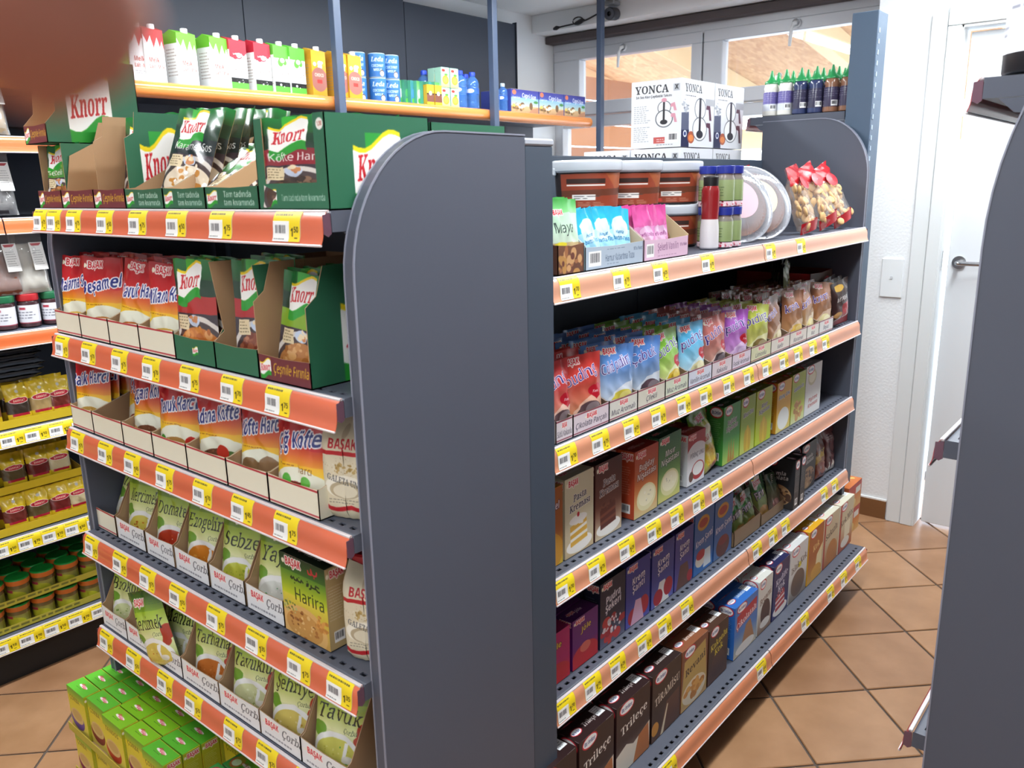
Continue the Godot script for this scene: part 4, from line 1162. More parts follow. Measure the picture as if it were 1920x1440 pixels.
	for c in ["8a2050", "6a4a90", "8a3a30", "b84028"]:
		gfr.append(reg("bowl box front " + c, 84, 110, [["g", 0, 0.2, "6aa42c", "b8bc28"], ["g", 0.2, 1, "dcc828", "e0d068"], ["t", "TANDOS" if c == "b84028" else "ÇORBA", 0.12, 0.24, 0.13, "7a7018", {"w": 0.7}], ["e", 0.42, 0.68, 0.38, 0.22, c], ["e", 0.42, 0.6, 0.34, 0.16, "d8b878"], ["e", 0.42, 0.58, 0.26, 0.11, "c8a460"]]))
	var lbl = ["bright green soup box in the top layer of the floor display", "lime soup box in the top layer of the floor display", "soup box with bowl picture in the bottom layer of the floor display"]
	for layer in [1, 0]:
		for c in 7:
			for r in 6:
				if layer == 0 and r > 0 and c > 0:
					continue
				if layer == 1 and c > 4 and r < 3 - (c - 5):
					continue
				var alt = (c / 2 + r / 3) % 2
				var p = Vector3(-1.842 + c * 0.0895, 0.163 + layer * 0.12, -0.618 - r * 0.041 - (0.006 if c % 2 else 0.0))
				solo("soup_box", carton_mesh(0.087, 0.114, 0.0385, gfr[(c + layer) % 4], box_side("bowl", "b4b42c"), gt if alt == 0 else gt2), paper, lbl[2 if layer == 0 else alt], "box", p, rng.randf_range(-0.02, 0.02), "green soup boxes of the floor display")
	for layer in 2:
		var c = thing("display_tray", ["kraft tray under the lower layer of green soup boxes", "kraft tray under the upper layer of green soup boxes"][layer], "tray", Vector3(-1.575, 0.161 + layer * 0.12, -0.612))
		part("base", bx(Vector3(-0.315, 0, -0.27), Vector3(0.315, 0.0015, 0)), mat("a88a60", 0.8), c)
		part("front_panel", bx(Vector3(-0.315, 0, 0), Vector3(0.315, 0.02, 0.0015)), mat("b8a83c", 0.6), c)
	var bt = reg("stock pack top", 120, 40, [["g", 0, 1, "3a8a3c", "2a7432"], ["e", 0.14, 0.5, 0.1, 0.36, "b82838"], ["e", 0.14, 0.55, 0.07, 0.2, "f2e8e4"], ["t", "BOUILLON", 0.32, 0.5, 0.5, "e6ece4", {"w": 0.6}]])
	for k in 6:
		solo("stock_pack", carton_mesh(0.15, 0.035, 0.045, sw("2c7a34"), sw("2c7a34"), bt), paper, "long green stock cube pack with white lettering on the floor display", "pack", Vector3(-1.3 + 0.01 * k, 0.362, -0.60 - k * 0.048), 0.0, "stock cube packs")
	var hold = solo("soup_box", carton_mesh(0.38, 0.196, 0.3, sw("b8a83c"), sw("a88a60"), sw("a88a60")), paper, "large kraft case under the green stock cube packs", "case", Vector3(-1.21, 0.163, -0.598))
	# boxes behind the pouches on the fifth shelf
	cartons("oat_box", "yellow and brown box behind the chicken soup pouches", "box", "L", -1.0, -0.915, 0.53, 1, 0.17, 0.05, P("oat", [["g", 0, 1, "a8841c", "8a7018"], ["e", 0.4, 0.62, 0.35, 0.22, "4a2a1c"], ["e", 0.7, 0.2, 0.18, 0.08, "30303a"]], 60, 90), sw("9a7c1c"), sw("6a5414"), {"off": 0.1, "first": ""})

func cake(c1, c2, plate_ = "f0ece4"):
	return [["e", 0.5, 0.88, 0.44, 0.1, plate_], ["p", [0.18, 0.62, 0.74, 0.56, 0.78, 0.84, 0.2, 0.88], c1], ["p", [0.18, 0.69, 0.75, 0.64, 0.755, 0.68, 0.185, 0.73], c2], ["p", [0.19, 0.78, 0.77, 0.74, 0.772, 0.78, 0.195, 0.82], c2], ["k", 0.46, 0.58, 0.3, 0.05, 20, 0.03, [c2, c1]]]
func bowlf(rim, inn):
	return [["e", 0.52, 0.74, 0.4, 0.2, rim], ["e", 0.52, 0.72, 0.33, 0.15, inn], ["k", 0.52, 0.72, 0.2, 0.08, 8, 0.03, [Color(inn).darkened(0.2).to_html(false), Color(inn).lightened(0.3).to_html(false)]]]
func right_goods():
	# --- top shelf
	var y = 1.335
	setback = 0.0
	var g = "baking sachets"
	tray("picture-printed carton of yeast pouches at the post", "R", 1.215, 1.3, y, {"called": "sachet_carton", "d": 0.14, "hf": 0.055, "hb": 0.075, "f": reg("bread print", 90, 44, [["g", 0, 1, "7a5038", "5e3a2c"], ["k", 0.5, 0.6, 0.5, 0.4, 26, 0.09, ["b8884c", "a06a44", "6a3c30", "c89a68"]]]), "side": sw("6a4434"), "out": sw("6a4434")})
	pouches("yeast_pouch", "green and brown yeast pouch", "pouch", "R", 1.26, y, 4, 0.088, 0.135, 0.02, P("yeast", [["g", 0, 0.2, "4aa850", "8ad08a"], ["g", 0.2, 0.6, "b8e0c0", "d8ecd8"], ["g", 0.6, 1, "c8b488", "a87c54"], ["k", 0.5, 0.82, 0.46, 0.16, 20, 0.1, ["b88c60", "c8a078", "90603c"]], ["e", 0.3, 0.62, 0.2, 0.03, "e8d840"], ["B", 0.1, 0.2, 0.36], ["t", "Maya", 0.14, 0.42, 0.2, "3a4a48", {"b": false, "w": 0.8}]]), "8ac8a0", {"off": 0.012, "group": g})
	var cutR = [Vector2(0, 0), Vector2(0.09, 0), Vector2(0.09, 0.1), Vector2(0.07, 0.1), Vector2(0.0, 0.048)]
	tray("pale blue carton of baking powder sachets with bar code", "R", 1.303, 1.517, y, {"called": "sachet_carton", "d": 0.09, "hf": 0.045, "hb": 0.1, "cut": cutR, "f": reg("blue carton front", 180, 42, [["f", "aebdcc"], ["b", 0.06, 0.22, 0.2, 0.62], ["t", "Hamur Kabartma Tozu", 0.33, 0.55, 0.4, "4a5a72", {"w": 0.5, "b": false}], ["t", "10'lu Paket", 0.82, 0.3, 0.2, "5a6a82", {"w": 0.16}], ["l", 0.36, 0.8, 0.3, 1, 0.1, "6a7a90"], ["l", 0.36, 0.2, 0.4, 1, 0.1, "6a7a90"]]), "side": sw("a9c3d3"), "out": sw("a9c3d3"), "in": sw("c9b89c")})
	var bp = P("baking powder", [["g", 0, 0.4, "28a8cc", "2ab4d6"], ["g", 0.4, 1, "a8daf0", "86c8ea"], ["e", 0.55, 0.38, 0.34, 0.2, "cfeaf4"], ["t", "Hamur", 0.55, 0.46, 0.08, "2a6a9a", {"a": 1}], ["t", "Kabartma Tozu", 0.55, 0.56, 0.1, "2a6a9a", {"a": 1, "w": 0.8}], ["e", 0.65, 0.86, 0.3, 0.12, "d8a890"], ["e", 0.32, 0.78, 0.12, 0.05, "3a70b8"]], 90, 120)
	for k in 7:
		var p = solo("baking_sachet", pouch_mesh(0.07, 0.115, 0.008, bp, sw("2a98bc"), k % 4), film, "turquoise baking powder sachet in the pale blue carton", "sachet", at("R", 1.36 + (k % 3) * 0.052, y + 0.004, 0.014 + 0.02 * (k / 3) + 0.005 * (k % 3)), PI / 2 + [0.0, -0.15, -0.3][k % 3], "turquoise baking powder sachets")
		p.rotation.x = -0.25
		p.rotation.z = [0.14, 0.05, -0.1][k % 3]
	tray("pink carton of vanilla sugar sachets with bar code", "R", 1.519, 1.715, y, {"called": "sachet_carton", "d": 0.09, "hf": 0.045, "hb": 0.1, "cut": cutR, "f": reg("pink carton front", 170, 42, [["f", "d9b6cc"], ["b", 0.06, 0.22, 0.16, 0.6], ["t", "Şekerli Vanilin", 0.3, 0.45, 0.46, "7a4a72", {"w": 0.46, "b": false}], ["t", "10'lu Paket", 0.8, 0.4, 0.2, "7a4a72", {"w": 0.16}], ["l", 0.3, 0.8, 0.4, 1, 0.1, "9a6a8c"]]), "side": sw("d4aac4"), "out": sw("d4aac4"), "in": sw("cdb894")})
	var vn = P("vanilla", [["g", 0, 0.4, "d04a92", "d868a6"], ["g", 0.4, 1, "dc8cc0", "d0a0cc"], ["e", 0.55, 0.55, 0.34, 0.16, "e4b8d8"], ["t", "Şekerli Vanilin", 0.5, 0.56, 0.1, "8a3a78", {"a": 1, "w": 0.8}], ["k", 0.5, 0.85, 0.3, 0.1, 8, 0.06, ["f4eef4", "5a4a5a"]]], 90, 120)
	for k in 8:
		var p = solo("vanilla_sachet", pouch_mesh(0.07, 0.112, 0.008, vn, sw("c03a86"), k % 4), film, "pink vanilla sugar sachet in the pink carton", "sachet", at("R", 1.562 + (k % 2) * 0.055, y + 0.004, 0.016 + 0.015 * (k / 2)), PI / 2 - 0.15, "pink vanilla sugar sachets")
		p.rotation.x = -0.15
		p.rotation.z = 0.03
	for k in 2:
		var p = solo("cookie_sachet", pouch_mesh(0.07, 0.11, 0.012, P("cookie sachet", [["g", 0, 0.7, "7a2428", "6a1c20"], ["p", [0, 0.3, 0.6, 0.42, 0.6, 0.6, 0, 0.5], "3a4aa0"], ["e", 0.6, 0.6, 0.12, 0.06, "f0f0f0"], ["k", 0.5, 0.86, 0.5, 0.14, 14, 0.12, ["d8b080", "c89a64"]]], 70, 100), sw("6a1c20"), k), film, "dark red biscuit sachet leaning in the pink carton", "sachet", at("R", 1.665, y + 0.004, 0.02 + 0.025 * k), PI / 2, "dark red sachets")
		p.rotation.x = -0.3
		p.rotation.z = 0.35
	# chocolate cream buckets
	var lab = reg("bucket label", 200, 90, [["f", "241a1a"], ["g", 0, 1, "251c1c", "1e1616"], ["p", [0.06, 0.08, 0.62, 0.04, 0.62, 0.9, 0.06, 0.94], "96432c"], ["p", [0.3, 0.06, 0.62, 0.04, 0.62, 0.9, 0.45, 0.92], "a85a34"], ["p", [0.06, 0.5, 0.62, 0.42, 0.62, 0.6, 0.06, 0.66], "6a3a28"], ["r", 0.1, 0.2, 0.2, 0.12, "3a2824"], ["r", 0.1, 0.35, 0.2, 0.035, "eae4de"], ["r", 0.13, 0.6, 0.12, 0.14, "eeeae4"], ["l", 0.14, 0.64, 0.1, 2, 0.05, "4a4a4a"], ["r", 0.1, 0.8, 0.035, 0.1, "d04a3c"], ["l", 0.16, 0.8, 0.14, 3, 0.04, "d0a088"], ["e", 0.53, 0.5, 0.1, 0.17, "2a2020"], ["t", "Kakao", 0.53, 0.52, 0.12, "d8d0c8", {"a": 1, "f": 1, "s": 0.2, "w": 0.16}]])
	var clear = mat("d4dbe4", 0.25, 0.0, {"backlight_enabled": true, "backlight": Color(0.5, 0.5, 0.5)})
	var zz = [1.565, 1.745, 1.95]
	for lv in 2:
		for k in 3:
			var T = turned("cream_bucket", [Vector2(0.001, 0.0), Vector2(0.066, 0.0), Vector2(0.068, 0.004), Vector2(0.073, 0.082)], lab, paper, Vector3(-1.082, y + 0.001 + lv * 0.107, -zz[k]), ["chocolate cream bucket with clear lid in the bottom layer beside the sauce bottle", "chocolate cream bucket with clear lid stacked in the top layer"][lv] if k == 2 or lv == 1 else "chocolate cream bucket with clear lid standing behind the sachet cartons", "bucket", "chocolate cream buckets")
			T.rotation.y = PI / 2 - 2.25
			var q = MB.new()
			q.lathe([Vector2(0.0735, 0.08), Vector2(0.0755, 0.083), Vector2(0.0785, 0.084), Vector2(0.079, 0.1), Vector2(0.0775, 0.105), Vector2(0.074, 0.106), Vector2(0.072, 0.103), Vector2(0.001, 0.102)], 28)
			part("lid", q, clear, T)
			part("tear_tab", bx(Vector3(-0.012, 0.074, 0.074), Vector3(0.012, 0.09, 0.081), 0.002), clear, T)
	# sauce bottle, sprinkle jars
	var red = mat("8e2022", 0.25)
	turned("sauce_bottle", [Vector2(0.001, 0), Vector2(0.022, 0), Vector2(0.0235, 0.006), Vector2(0.023, 0.05), Vector2(0.0205, 0.075), Vector2(0.022, 0.1), Vector2(0.022, 0.14), Vector2(0.018, 0.152)], reg("sauce wrap", 120, 100, [["g", 0, 0.52, "8a1c20", "94262a"], ["g", 0.52, 1, "e8e4e4", "dcd8dc"], ["e", 0.3, 0.4, 0.12, 0.17, "e8c8a0"], ["e", 0.14, 0.78, 0.07, 0.1, "a8322c"], ["e", 0.2, 0.84, 0.08, 0.1, "e8d090"]]), film, Vector3(-0.94, y, -1.888), "red and white dessert sauce bottle with black cap", "bottle", "", [["cap", [Vector2(0.018, 0.15), Vector2(0.0185, 0.172), Vector2(0.017, 0.175), Vector2(0.001, 0.175)], mat("17171a", 0.35)]])
	var jar = mat(Color(0.85, 0.9, 0.86, 0.25), 0.05, 0.0, {"transparency": BaseMaterial3D.TRANSPARENCY_ALPHA})
	var spr = reg("sprinkle wrap", 90, 60, [["g", 0, 0.2, "8a7a78", "8a8a80"], ["g", 0.2, 0.8, "98a878", "8a9c68"], ["r", 0.3, 0.4, 0.16, 0.3, "dce0d8"], ["l", 0.52, 0.4, 0.2, 4, 0.08, "5a6a4a"], ["r", 0, 0.82, 1, 0.18, "e8d0d8"], ["k", 0.5, 0.91, 0.5, 0.09, 60, 0.02, ["c83048", "e89ab0", "f4f0f0", "8a2030"]], ["k", 0.25, 0.72, 0.1, 0.08, 14, 0.02, ["b83040", "e8e0e0"]]])
	for lv in 2:
		for k in 4:
			turned("sprinkle_jar", [Vector2(0.001, 0), Vector2(0.0215, 0), Vector2(0.0225, 0.003), Vector2(0.0225, 0.066), Vector2(0.019, 0.074), Vector2(0.019, 0.08)], spr, film, Vector3(-0.928 - 0.048 * (k / 2), y + 0.001 + lv * 0.1, -1.942 - 0.05 * (k % 2)), ["clear sugar sprinkle jar with blue lid in the lower layer", "clear sugar sprinkle jar with blue lid stacked in the upper layer"][lv], "jar", "sugar sprinkle jars", [["lid", [Vector2(0.0215, 0.08), Vector2(0.022, 0.097), Vector2(0.021, 0.099), Vector2(0.001, 0.099)], mat("28348e", 0.3)]])
	# pie shells in clear domes, tilted against each other
	var foil = mat("b9bcc2", 0.22, 0.9)
	var dome = mat(Color(0.92, 0.95, 0.97, 0.22), 0.06, 0.0, {"transparency": BaseMaterial3D.TRANSPARENCY_ALPHA})
	for k in 3:
		var T = thing("pie_shell", ["pie shell in foil under a fluted clear lid beside the sprinkle jars", "ready pie shell in a foil pan with cream label under a fluted clear lid", "ready pie shell in a foil pan tilted behind the others"][k], "pie shell", Vector3(-1.0 - (0.05 if k == 2 else 0.0), y + 0.1, -2.15 - [0.0, 0.13, -0.06][k]), PI / 2 - 0.35)
		T.rotation.x = deg_to_rad(62)
		T.scale = Vector3.ONE * 1.1
		T.rotation.z = 0.25
		var q = MB.new()
		q.lathe([Vector2(0.001, -0.03), Vector2(0.07, -0.03), Vector2(0.088, 0.0), Vector2(0.102, 0.001), Vector2(0.103, 0.003)], 36)
		part("foil_pan", q, foil, T)
		q = MB.new()
		q.lathe([Vector2(0.086, 0.002), Vector2(0.075, -0.008), Vector2(0.001, -0.01)], 36)
		part("crust", q, mat("8a5a3c", 0.8), T)
		q = MB.new()
		var rows = []
		var pf = [Vector2(0.001, 0.028), Vector2(0.05, 0.028), Vector2(0.072, 0.026), Vector2(0.086, 0.016), Vector2(0.094, 0.004), Vector2(0.104, 0.0035)]
		for p in pf:
			var row = []
			for s in 97:
				var a = TAU * s / 96
				var rr = p.x + (0.0016 * cos(s * PI / 1.0) if p.x > 0.06 and p.x < 0.1 else 0.0)
				row.append(Vector3(sin(a) * rr, p.y, cos(a) * rr))
			rows.append(row)
		q.grid(rows)
		part("lid", q, mat(Color(0.88, 0.9, 0.94, 0.3), 0.12, 0.0, {"transparency": BaseMaterial3D.TRANSPARENCY_ALPHA}), T)
		q = MB.new()
		q.lathe([Vector2(0.05, 0.0292), Vector2(0.001, 0.0296)], 32)
		part("paper_disc", q, mat(["dcb8c4", "ddd3b4", "d8d8d8"][k], 0.6), T)
	# shell biscuit bags
	for k in 4:
		var T = thing("biscuit_bag", ["clear red-topped bag of round biscuits next to the pie shells", "clear red-topped bag of round biscuits slumped forward", "clear red-topped bag of round biscuits leaning at the far end panel", "clear red-topped bag of round biscuits behind the front bags"][k], "bag", Vector3(-0.935 - [0, 0.0, 0.0, 0.11][k], y + [0.006, 0.02, 0.02, 0.006][k], -[2.54, 2.72, 2.86, 2.45][k]), PI / 2 + [0.1, -0.1, -0.15, 0.2][k], "")
		T.rotation.x = -[0.3, 0.4, 0.4, 0.3][k]
		T.rotation.z = [0.12, 0.3, 0.32, 0.1][k]
		T.scale = Vector3(1.1, 1.1, 1.1)
		part("bag", pouch_mesh(0.118, 0.185, 0.055, Rect2(), Rect2(), k), mat(Color(0.97, 0.93, 0.9, 0.12), 0.06, 0.0, {"transparency": BaseMaterial3D.TRANSPARENCY_ALPHA}), T)
		var q = MB.new()
		for i in 40:
			var px = rng.randf_range(-0.045, 0.045)
			var py = rng.randf_range(0.014, 0.13)
			q.disc(Vector3(px, py, rng.randf_range(-0.002, 0.016)), rng.randf_range(0.012, 0.016), 0.01, 10, Vector3(rng.randf_range(-0.5, 0.5), rng.randf_range(-0.6, 0.6), 0))
		var bi = part("biscuits", q, mat("cfa871", 0.75), T)
		bi.set_meta("kind", "stuff")
		var foilr = mat("b02028", 0.2)
		q = MB.new()
		var rows = []
		for j in 5:
			var row = []
			for i in 7:
				row.append(Vector3((i / 6.0 - 0.5) * 0.12, 0.188 - j * 0.013, 0.004 + 0.004 * j * (1 - pow(absf(i / 3.0 - 1), 2)) + 0.003 * sin(i * 2 + j * 3 + k)))
			rows.append(row)
		q.grid(rows)
		rows.reverse()
		part("printed_top", q, foilr, T)
		q = MB.new()
		rows = []
		for j in 3:
			var row = []
			for i in 7:
				row.append(Vector3((i / 6.0 - 0.5) * 0.116, 0.03 - j * 0.014, 0.03 * (1 - pow(absf(i / 3.0 - 1), 2)) - 0.006 * j + 0.004))
			rows.append(row)
		q.grid(rows)
		part("printed_foot", q, foilr, T)
		q = MB.new()
		q.lathe([Vector2(0.028, 0.0), Vector2(0.001, 0.002)], 20, reg("biscuit seal", 60, 60, [["f", "f4eeee"], ["e", 0.5, 0.5, 0.44, 0.44, "b81c28"], ["p", [0.16, 0.62, 0.84, 0.3, 0.88, 0.48, 0.2, 0.8], "f4eeee"], ["t", "Soley", 0.5, 0.5, 0.26, "f8f4f2", {"a": 1, "f": 1, "s": 0.2, "w": 0.7}]]))
		var sl = part("seal", q, mat("c01c2a", 0.25), T, Vector3(0, 0.135, 0.026))
		sl.rotation.x = PI / 2 - 0.25
		sl.scale = Vector3(1, 1, 0.75)
	# --- second shelf: pudding pouches in printed trays
	y = 1.012
	var Z = [1.205, 1.262, 1.391, 1.504, 1.625, 1.736, 1.859, 1.975, 2.091, 2.227, 2.365, 2.501, 2.607, 2.735]
	var row = [["Sütlü Kakaolu", "e0d8dc", pud("milk cocoa", "c03c3c", "d89a7c", "5a4448"), "a83034", "milk cocoa"], ["Çikolata Parçalı", "dccfd6", pud("chocolate", "b83a34", "d8906c", "5e484c"), "a83034", "chocolate chip"], ["Muz Aromalı", "dcdad0", pud("vanilla cold", "5a86c4", "c8d4e4", "d8c850", false, "Cold puding"), "3a64a8", "cold vanilla"], ["Çilekli", "d8d4c4", pud("cocoa cold", "4c78b8", "b8c4d4", "54444c", false, "Çabuk"), "3a64a8", "cold cocoa"], ["Muz Aromalı", "d4dcc4", pud("banana", "7ab040", "d4dc90", "dcb830"), "4c9a34", "banana"], ["Vanilin Aromalı", "d8dce8", pud("vanillin", "58aed8", "b8dcec", "e4dca8"), "3488c0", "vanillin"], ["Kakaolu", "dcd0d4", pud("cocoa", "b46a64", "c89888", "584850"), "7a3040", "cocoa"], ["Fıstık Aromalı", "dcd0dc", pud("berry", "a058b0", "c898d0", "c8a8d4"), "7a3890", "lilac"], ["Limonlu", "d4d4ac", pud("pear", "a8b048", "ccc878", "7a6a3c", false), "6a6a2c", "pear green"], ["Kefir", "ddd6c8", pud("coffee", "7c5038", "a87c58", "e0d0a0", false, "krem"), "4a2c20", "coffee"], ["Karamel", "dcd4c8", pud("caramel", "8a5a3c", "b08458", "d8b048", false, "krem"), "4a2c20", "caramel"], ["Muz", "dcd8cc", pud("cake", "96684a", "c0a070", "e8d890", false, "krem"), "4a2c20", "cake cream"], ["Beyaz", "d8d6d2", pud("cream choc", "86583c", "a87850", "d8cc98", false, "krem"), "4a2c20", "brown cream"]]
	for k in 13:
		var nn = row[k][4]
		tray("printed tray of %s pudding pouches" % nn, "R", Z[k], Z[k + 1], y, {"called": "pudding_tray", "d": 0.22, "hf": 0.046, "hb": 0.1, "f": tray_front("pud %d" % k, row[k][1], "8a4050", row[k][0]), "out": sw("dcd4cc"), "in": sw("6a5646"), "group": "pudding trays"})
		pouches("pudding_pouch", "%s pudding pouch" % nn, "pouch", "R", (Z[k] + Z[k + 1]) / 2, y, 6, 0.112, 0.15 if k < 9 else 0.158, 0.034, row[k][2], row[k][3], {"off": 0.022, "dz": 0.033, "yaw": [0.1, -0.15, -0.1, -0.15, 0.1, 0.0, 0.0, -0.1, -0.2, 0.1, -0.1, 0.1, -0.2][k], "roll": [0, 0.02, -0.05, -0.06, 0.03, 0.0, 0.03, -0.06, -0.1, 0.08, -0.06, 0, -0.08][k], "lean": 0.06, "group": "%s pudding pouches" % nn})
	# red display box with candy bags on the far end
	tray("red open carton stacked with brown edge at the far end of the pudding shelf", "R", 2.745, 2.94, y, {"called": "candy_carton", "off": 0.02, "d": 0.3, "hf": 0.03, "hb": 0.06, "f": sw("7a2428"), "side": sw("8a1c20"), "out": sw("8a1c20"), "in": sw("9a2020")})
	tray("second red carton lying on the first with a white logo", "R", 2.72, 2.93, y + 0.11, {"called": "candy_carton", "off": 0.08, "d": 0.26, "hf": 0.07, "hb": 0.07, "f": reg("logo carton", 80, 40, [["f", "5a4438"], ["e", 0.75, 0.6, 0.14, 0.3, "c03038"], ["e", 0.75, 0.66, 0.1, 0.18, "f4f0ec"]]), "side": sw("b02226"), "out": sw("b02226"), "in": sw("6a1418")})
	for k in 5:
		var p = solo("candy_pouch", pouch_mesh(0.11, 0.15, 0.025, P("candy %d" % (k % 2), [["g", 0, 0.5, ["7a8a6c", "6a7488"][k % 2], ["a8b088", "7a8494"][k % 2]], ["g", 0.5, 1, ["b8b060", "6a7488"][k % 2], ["8a9060", "5a6478"][k % 2]], ["k", 0.5, 0.4, 0.4, 0.3, 12, 0.06, ["3a3a38", "dcdcd0"]]], 60, 90), sw("5a6450"), k % 4), film, ["grey green sweets pouch leaning over the red carton", "blue grey sweets pouch leaning over the red carton"][k % 2], "pouch", Vector3(-1.02 - 0.03 * k, y + 0.115, -2.6 - 0.05 * k), PI / 2 + 0.3, "sweets pouches over the red cartons")
		p.rotation.z = 0.5
	for k in 3:
		var p = solo("cocoa_pouch", pouch_mesh(0.1, 0.13, 0.03, P("bitter", [["g", 0, 1, "3a3230", "4a2c2c"], ["e", 0.4, 0.18, 0.25, 0.08, "b89030"], ["t", "BİTTER", 0.2, 0.45, 0.14, "e0dcd8", {"w": 0.7}], ["r", 0.5, 0.6, 0.5, 0.4, "b02830"], ["e", 0.25, 0.85, 0.2, 0.08, "c89a60"]], 80, 110), sw("2c2020"), k), film, "dark bitter chocolate pouch in front of the red carton", "pouch", at("R", 2.80 + k * 0.035, y + 0.03, -0.0 + 0.03 * k), PI / 2 - 0.2, "bitter chocolate pouches")
		p.rotation.z = 0.2
	# --- third shelf: starch and cream boxes
	y = 0.737
	setback = 0.022
	var yl = "e8dca0"
	Z = [1.205, 1.232, 1.341, 1.451, 1.603, 1.717, 1.848]
	cartons("baking_box", "orange caramel sauce box beside the post", "box", "R", 1.138, 1.232, y, 2, 0.17, 0.045, box_front("caramel", "a8602c", "d8b838", ["Karamel", "Sosu"], "f4ecec", "5a3048", [["e", 0.5, 0.8, 0.5, 0.25, "c89030"]]), sw("a8602c"), sw("c88a34"), {"group": "orange caramel boxes"})
	var oo = {"s": 0.2, "r": -8.0}
	cartons("baking_box", "cream vanilla cake filling box with a slice of cake", "box", "R", 1.235, 1.341, y, 3, 0.176, 0.045, box_front("vanilla filling", "d8d2b4", "c8b088", ["Pasta", "Kreması"], "3a3a4a", "f0ece0", cake("e0b048", "f6f2e6") + [["e", 0.46, 0.56, 0.3, 0.06, "f6f4ee"], ["e", 0.46, 0.5, 0.04, 0.03, "c02430"]], "B", {"y": 0.27, "z": 0.12, "f": 1}), box_side("vf", "c8c2a4"), box_top("vf", "c4c2a8", "Pasta Kreması"), {"group": "vanilla filling boxes"})
	cartons("baking_box", "brown chocolate cake filling box with a slice of cake", "box", "R", 1.343, 1.451, y, 3, 0.176, 0.045, box_front("choc filling", "4a2220", "d8c8a8", ["Pasta", "Kreması"], "3a3040", "e8e2dc", cake("5a2a20", "7a4430"), "B", {"m": "6a3a2c", "y": 0.27, "z": 0.12, "f": 1}), box_side("cf", "4a2220"), box_top("cf", "33161a", "Pasta Kreması"), {"group": "chocolate filling boxes"})
	cartons("starch_box", "orange wheat starch box with a bowl of cream", "box", "R", 1.496, 1.603, y, 5, 0.165, 0.046, box_front("wheat starch", "b8442a", "dcc890", ["Buğday", "Nişastası"], "f4f0ea", "7a3020", bowlf("e0d8a8", "ece4c0"), "B", {"m": "c8743c", "y": 0.27}), box_side("ws", "b84a2c"), box_top("ws", "a8362a", "Buğday Nişastası"), {"off": 0.0, "yaw": 0.0, "group": "wheat starch boxes"})
	cartons("starch_box", "green maize starch box with a bowl of cream", "box", "R", 1.606, 1.717, y, 4, 0.167, 0.046, box_front("maize starch", "2c6c46", "d8d078", ["Mısır", "Nişastası"], "f4f4ee", "1c4a30", bowlf("ddd8a0", "eee8c4"), "B", {"m": "6a9a50", "y": 0.27}), box_side("ms", "2c6c46"), box_top("ms", "285c40", "Mısır Nişastası"), {"group": "maize starch boxes"})
	cartons("rice_flour_box", "red and white rice flour box with a bowl picture", "box", "R", 1.752, 1.848, y, 3, 0.138, 0.05, box_front("rice flour", "a8222e", "e4e2e4", [], "f", "", [["e", 0.55, 0.5, 0.62, 0.3, "e6e6e8"], ["r", 0, 0.5, 1, 0.5, "e6e6e8"], ["t", "PİRİNÇ UNU", 0.18, 0.44, 0.12, "3a3a4a", {"w": 0.76, "b": false}], ["e", 0.62, 0.76, 0.36, 0.18, "b03838"], ["e", 0.62, 0.73, 0.3, 0.13, "eeeeea"], ["e", 0.24, 0.84, 0.12, 0.1, "6a4a3c"]], "B"), box_side("rf", "d4d4d6"), box_top("rf", "9c1c2a", "Pirinç Unu"), {"group": "rice flour boxes"})
	for k in 3:
		var p = solo("maize_flour_bag", pouch_mesh(0.1, 0.18, 0.045, P("maize flour", [["g", 0, 0.22, "5c9a2c", "78b034"], ["g", 0.22, 1, "b8c840", "d8d068"], ["e", 0.6, 0.42, 0.34, 0.15, "e8ecc8"], ["B", 0.3, 0.16, 0.4], ["t", "MISIR UNU", 0.22, 0.45, 0.11, "c03838", {"w": 0.72}], ["e", 0.5, 0.75, 0.3, 0.2, "e0c038"], ["k", 0.5, 0.76, 0.26, 0.16, 40, 0.03, ["e8d050", "d0a828"]], ["e", 0.7, 0.92, 0.2, 0.08, "c87838"]]), sw("588a2c"), k), film, ["green maize flour bag leaning between the boxes", "green maize flour bag slumped at the back of the shelf", "green maize flour bag slumped at the back of the shelf"][k], "bag", at("R", [1.9, 1.86, 1.84][k], y + 0.002, [0.02, 0.08, 0.14][k]), PI / 2, "maize flour bags")
		p.rotation.z = [0.22, 0.2, 0.3][k]
		p.rotation.x = -0.15
	var corn = [["e", 0.5, 0.75, 0.13, 0.24, "d8b838"], ["e", 0.36, 0.78, 0.1, 0.2, "c8a830"], ["e", 0.64, 0.78, 0.1, 0.2, "c8a830"]]
	var wheat = [["p", [0.3, 0.98, 0.36, 0.6, 0.44, 0.98], "b88838"], ["p", [0.44, 0.98, 0.5, 0.55, 0.56, 0.98], "a87830"], ["p", [0.56, 0.98, 0.66, 0.6, 0.7, 0.98], "b88838"]]
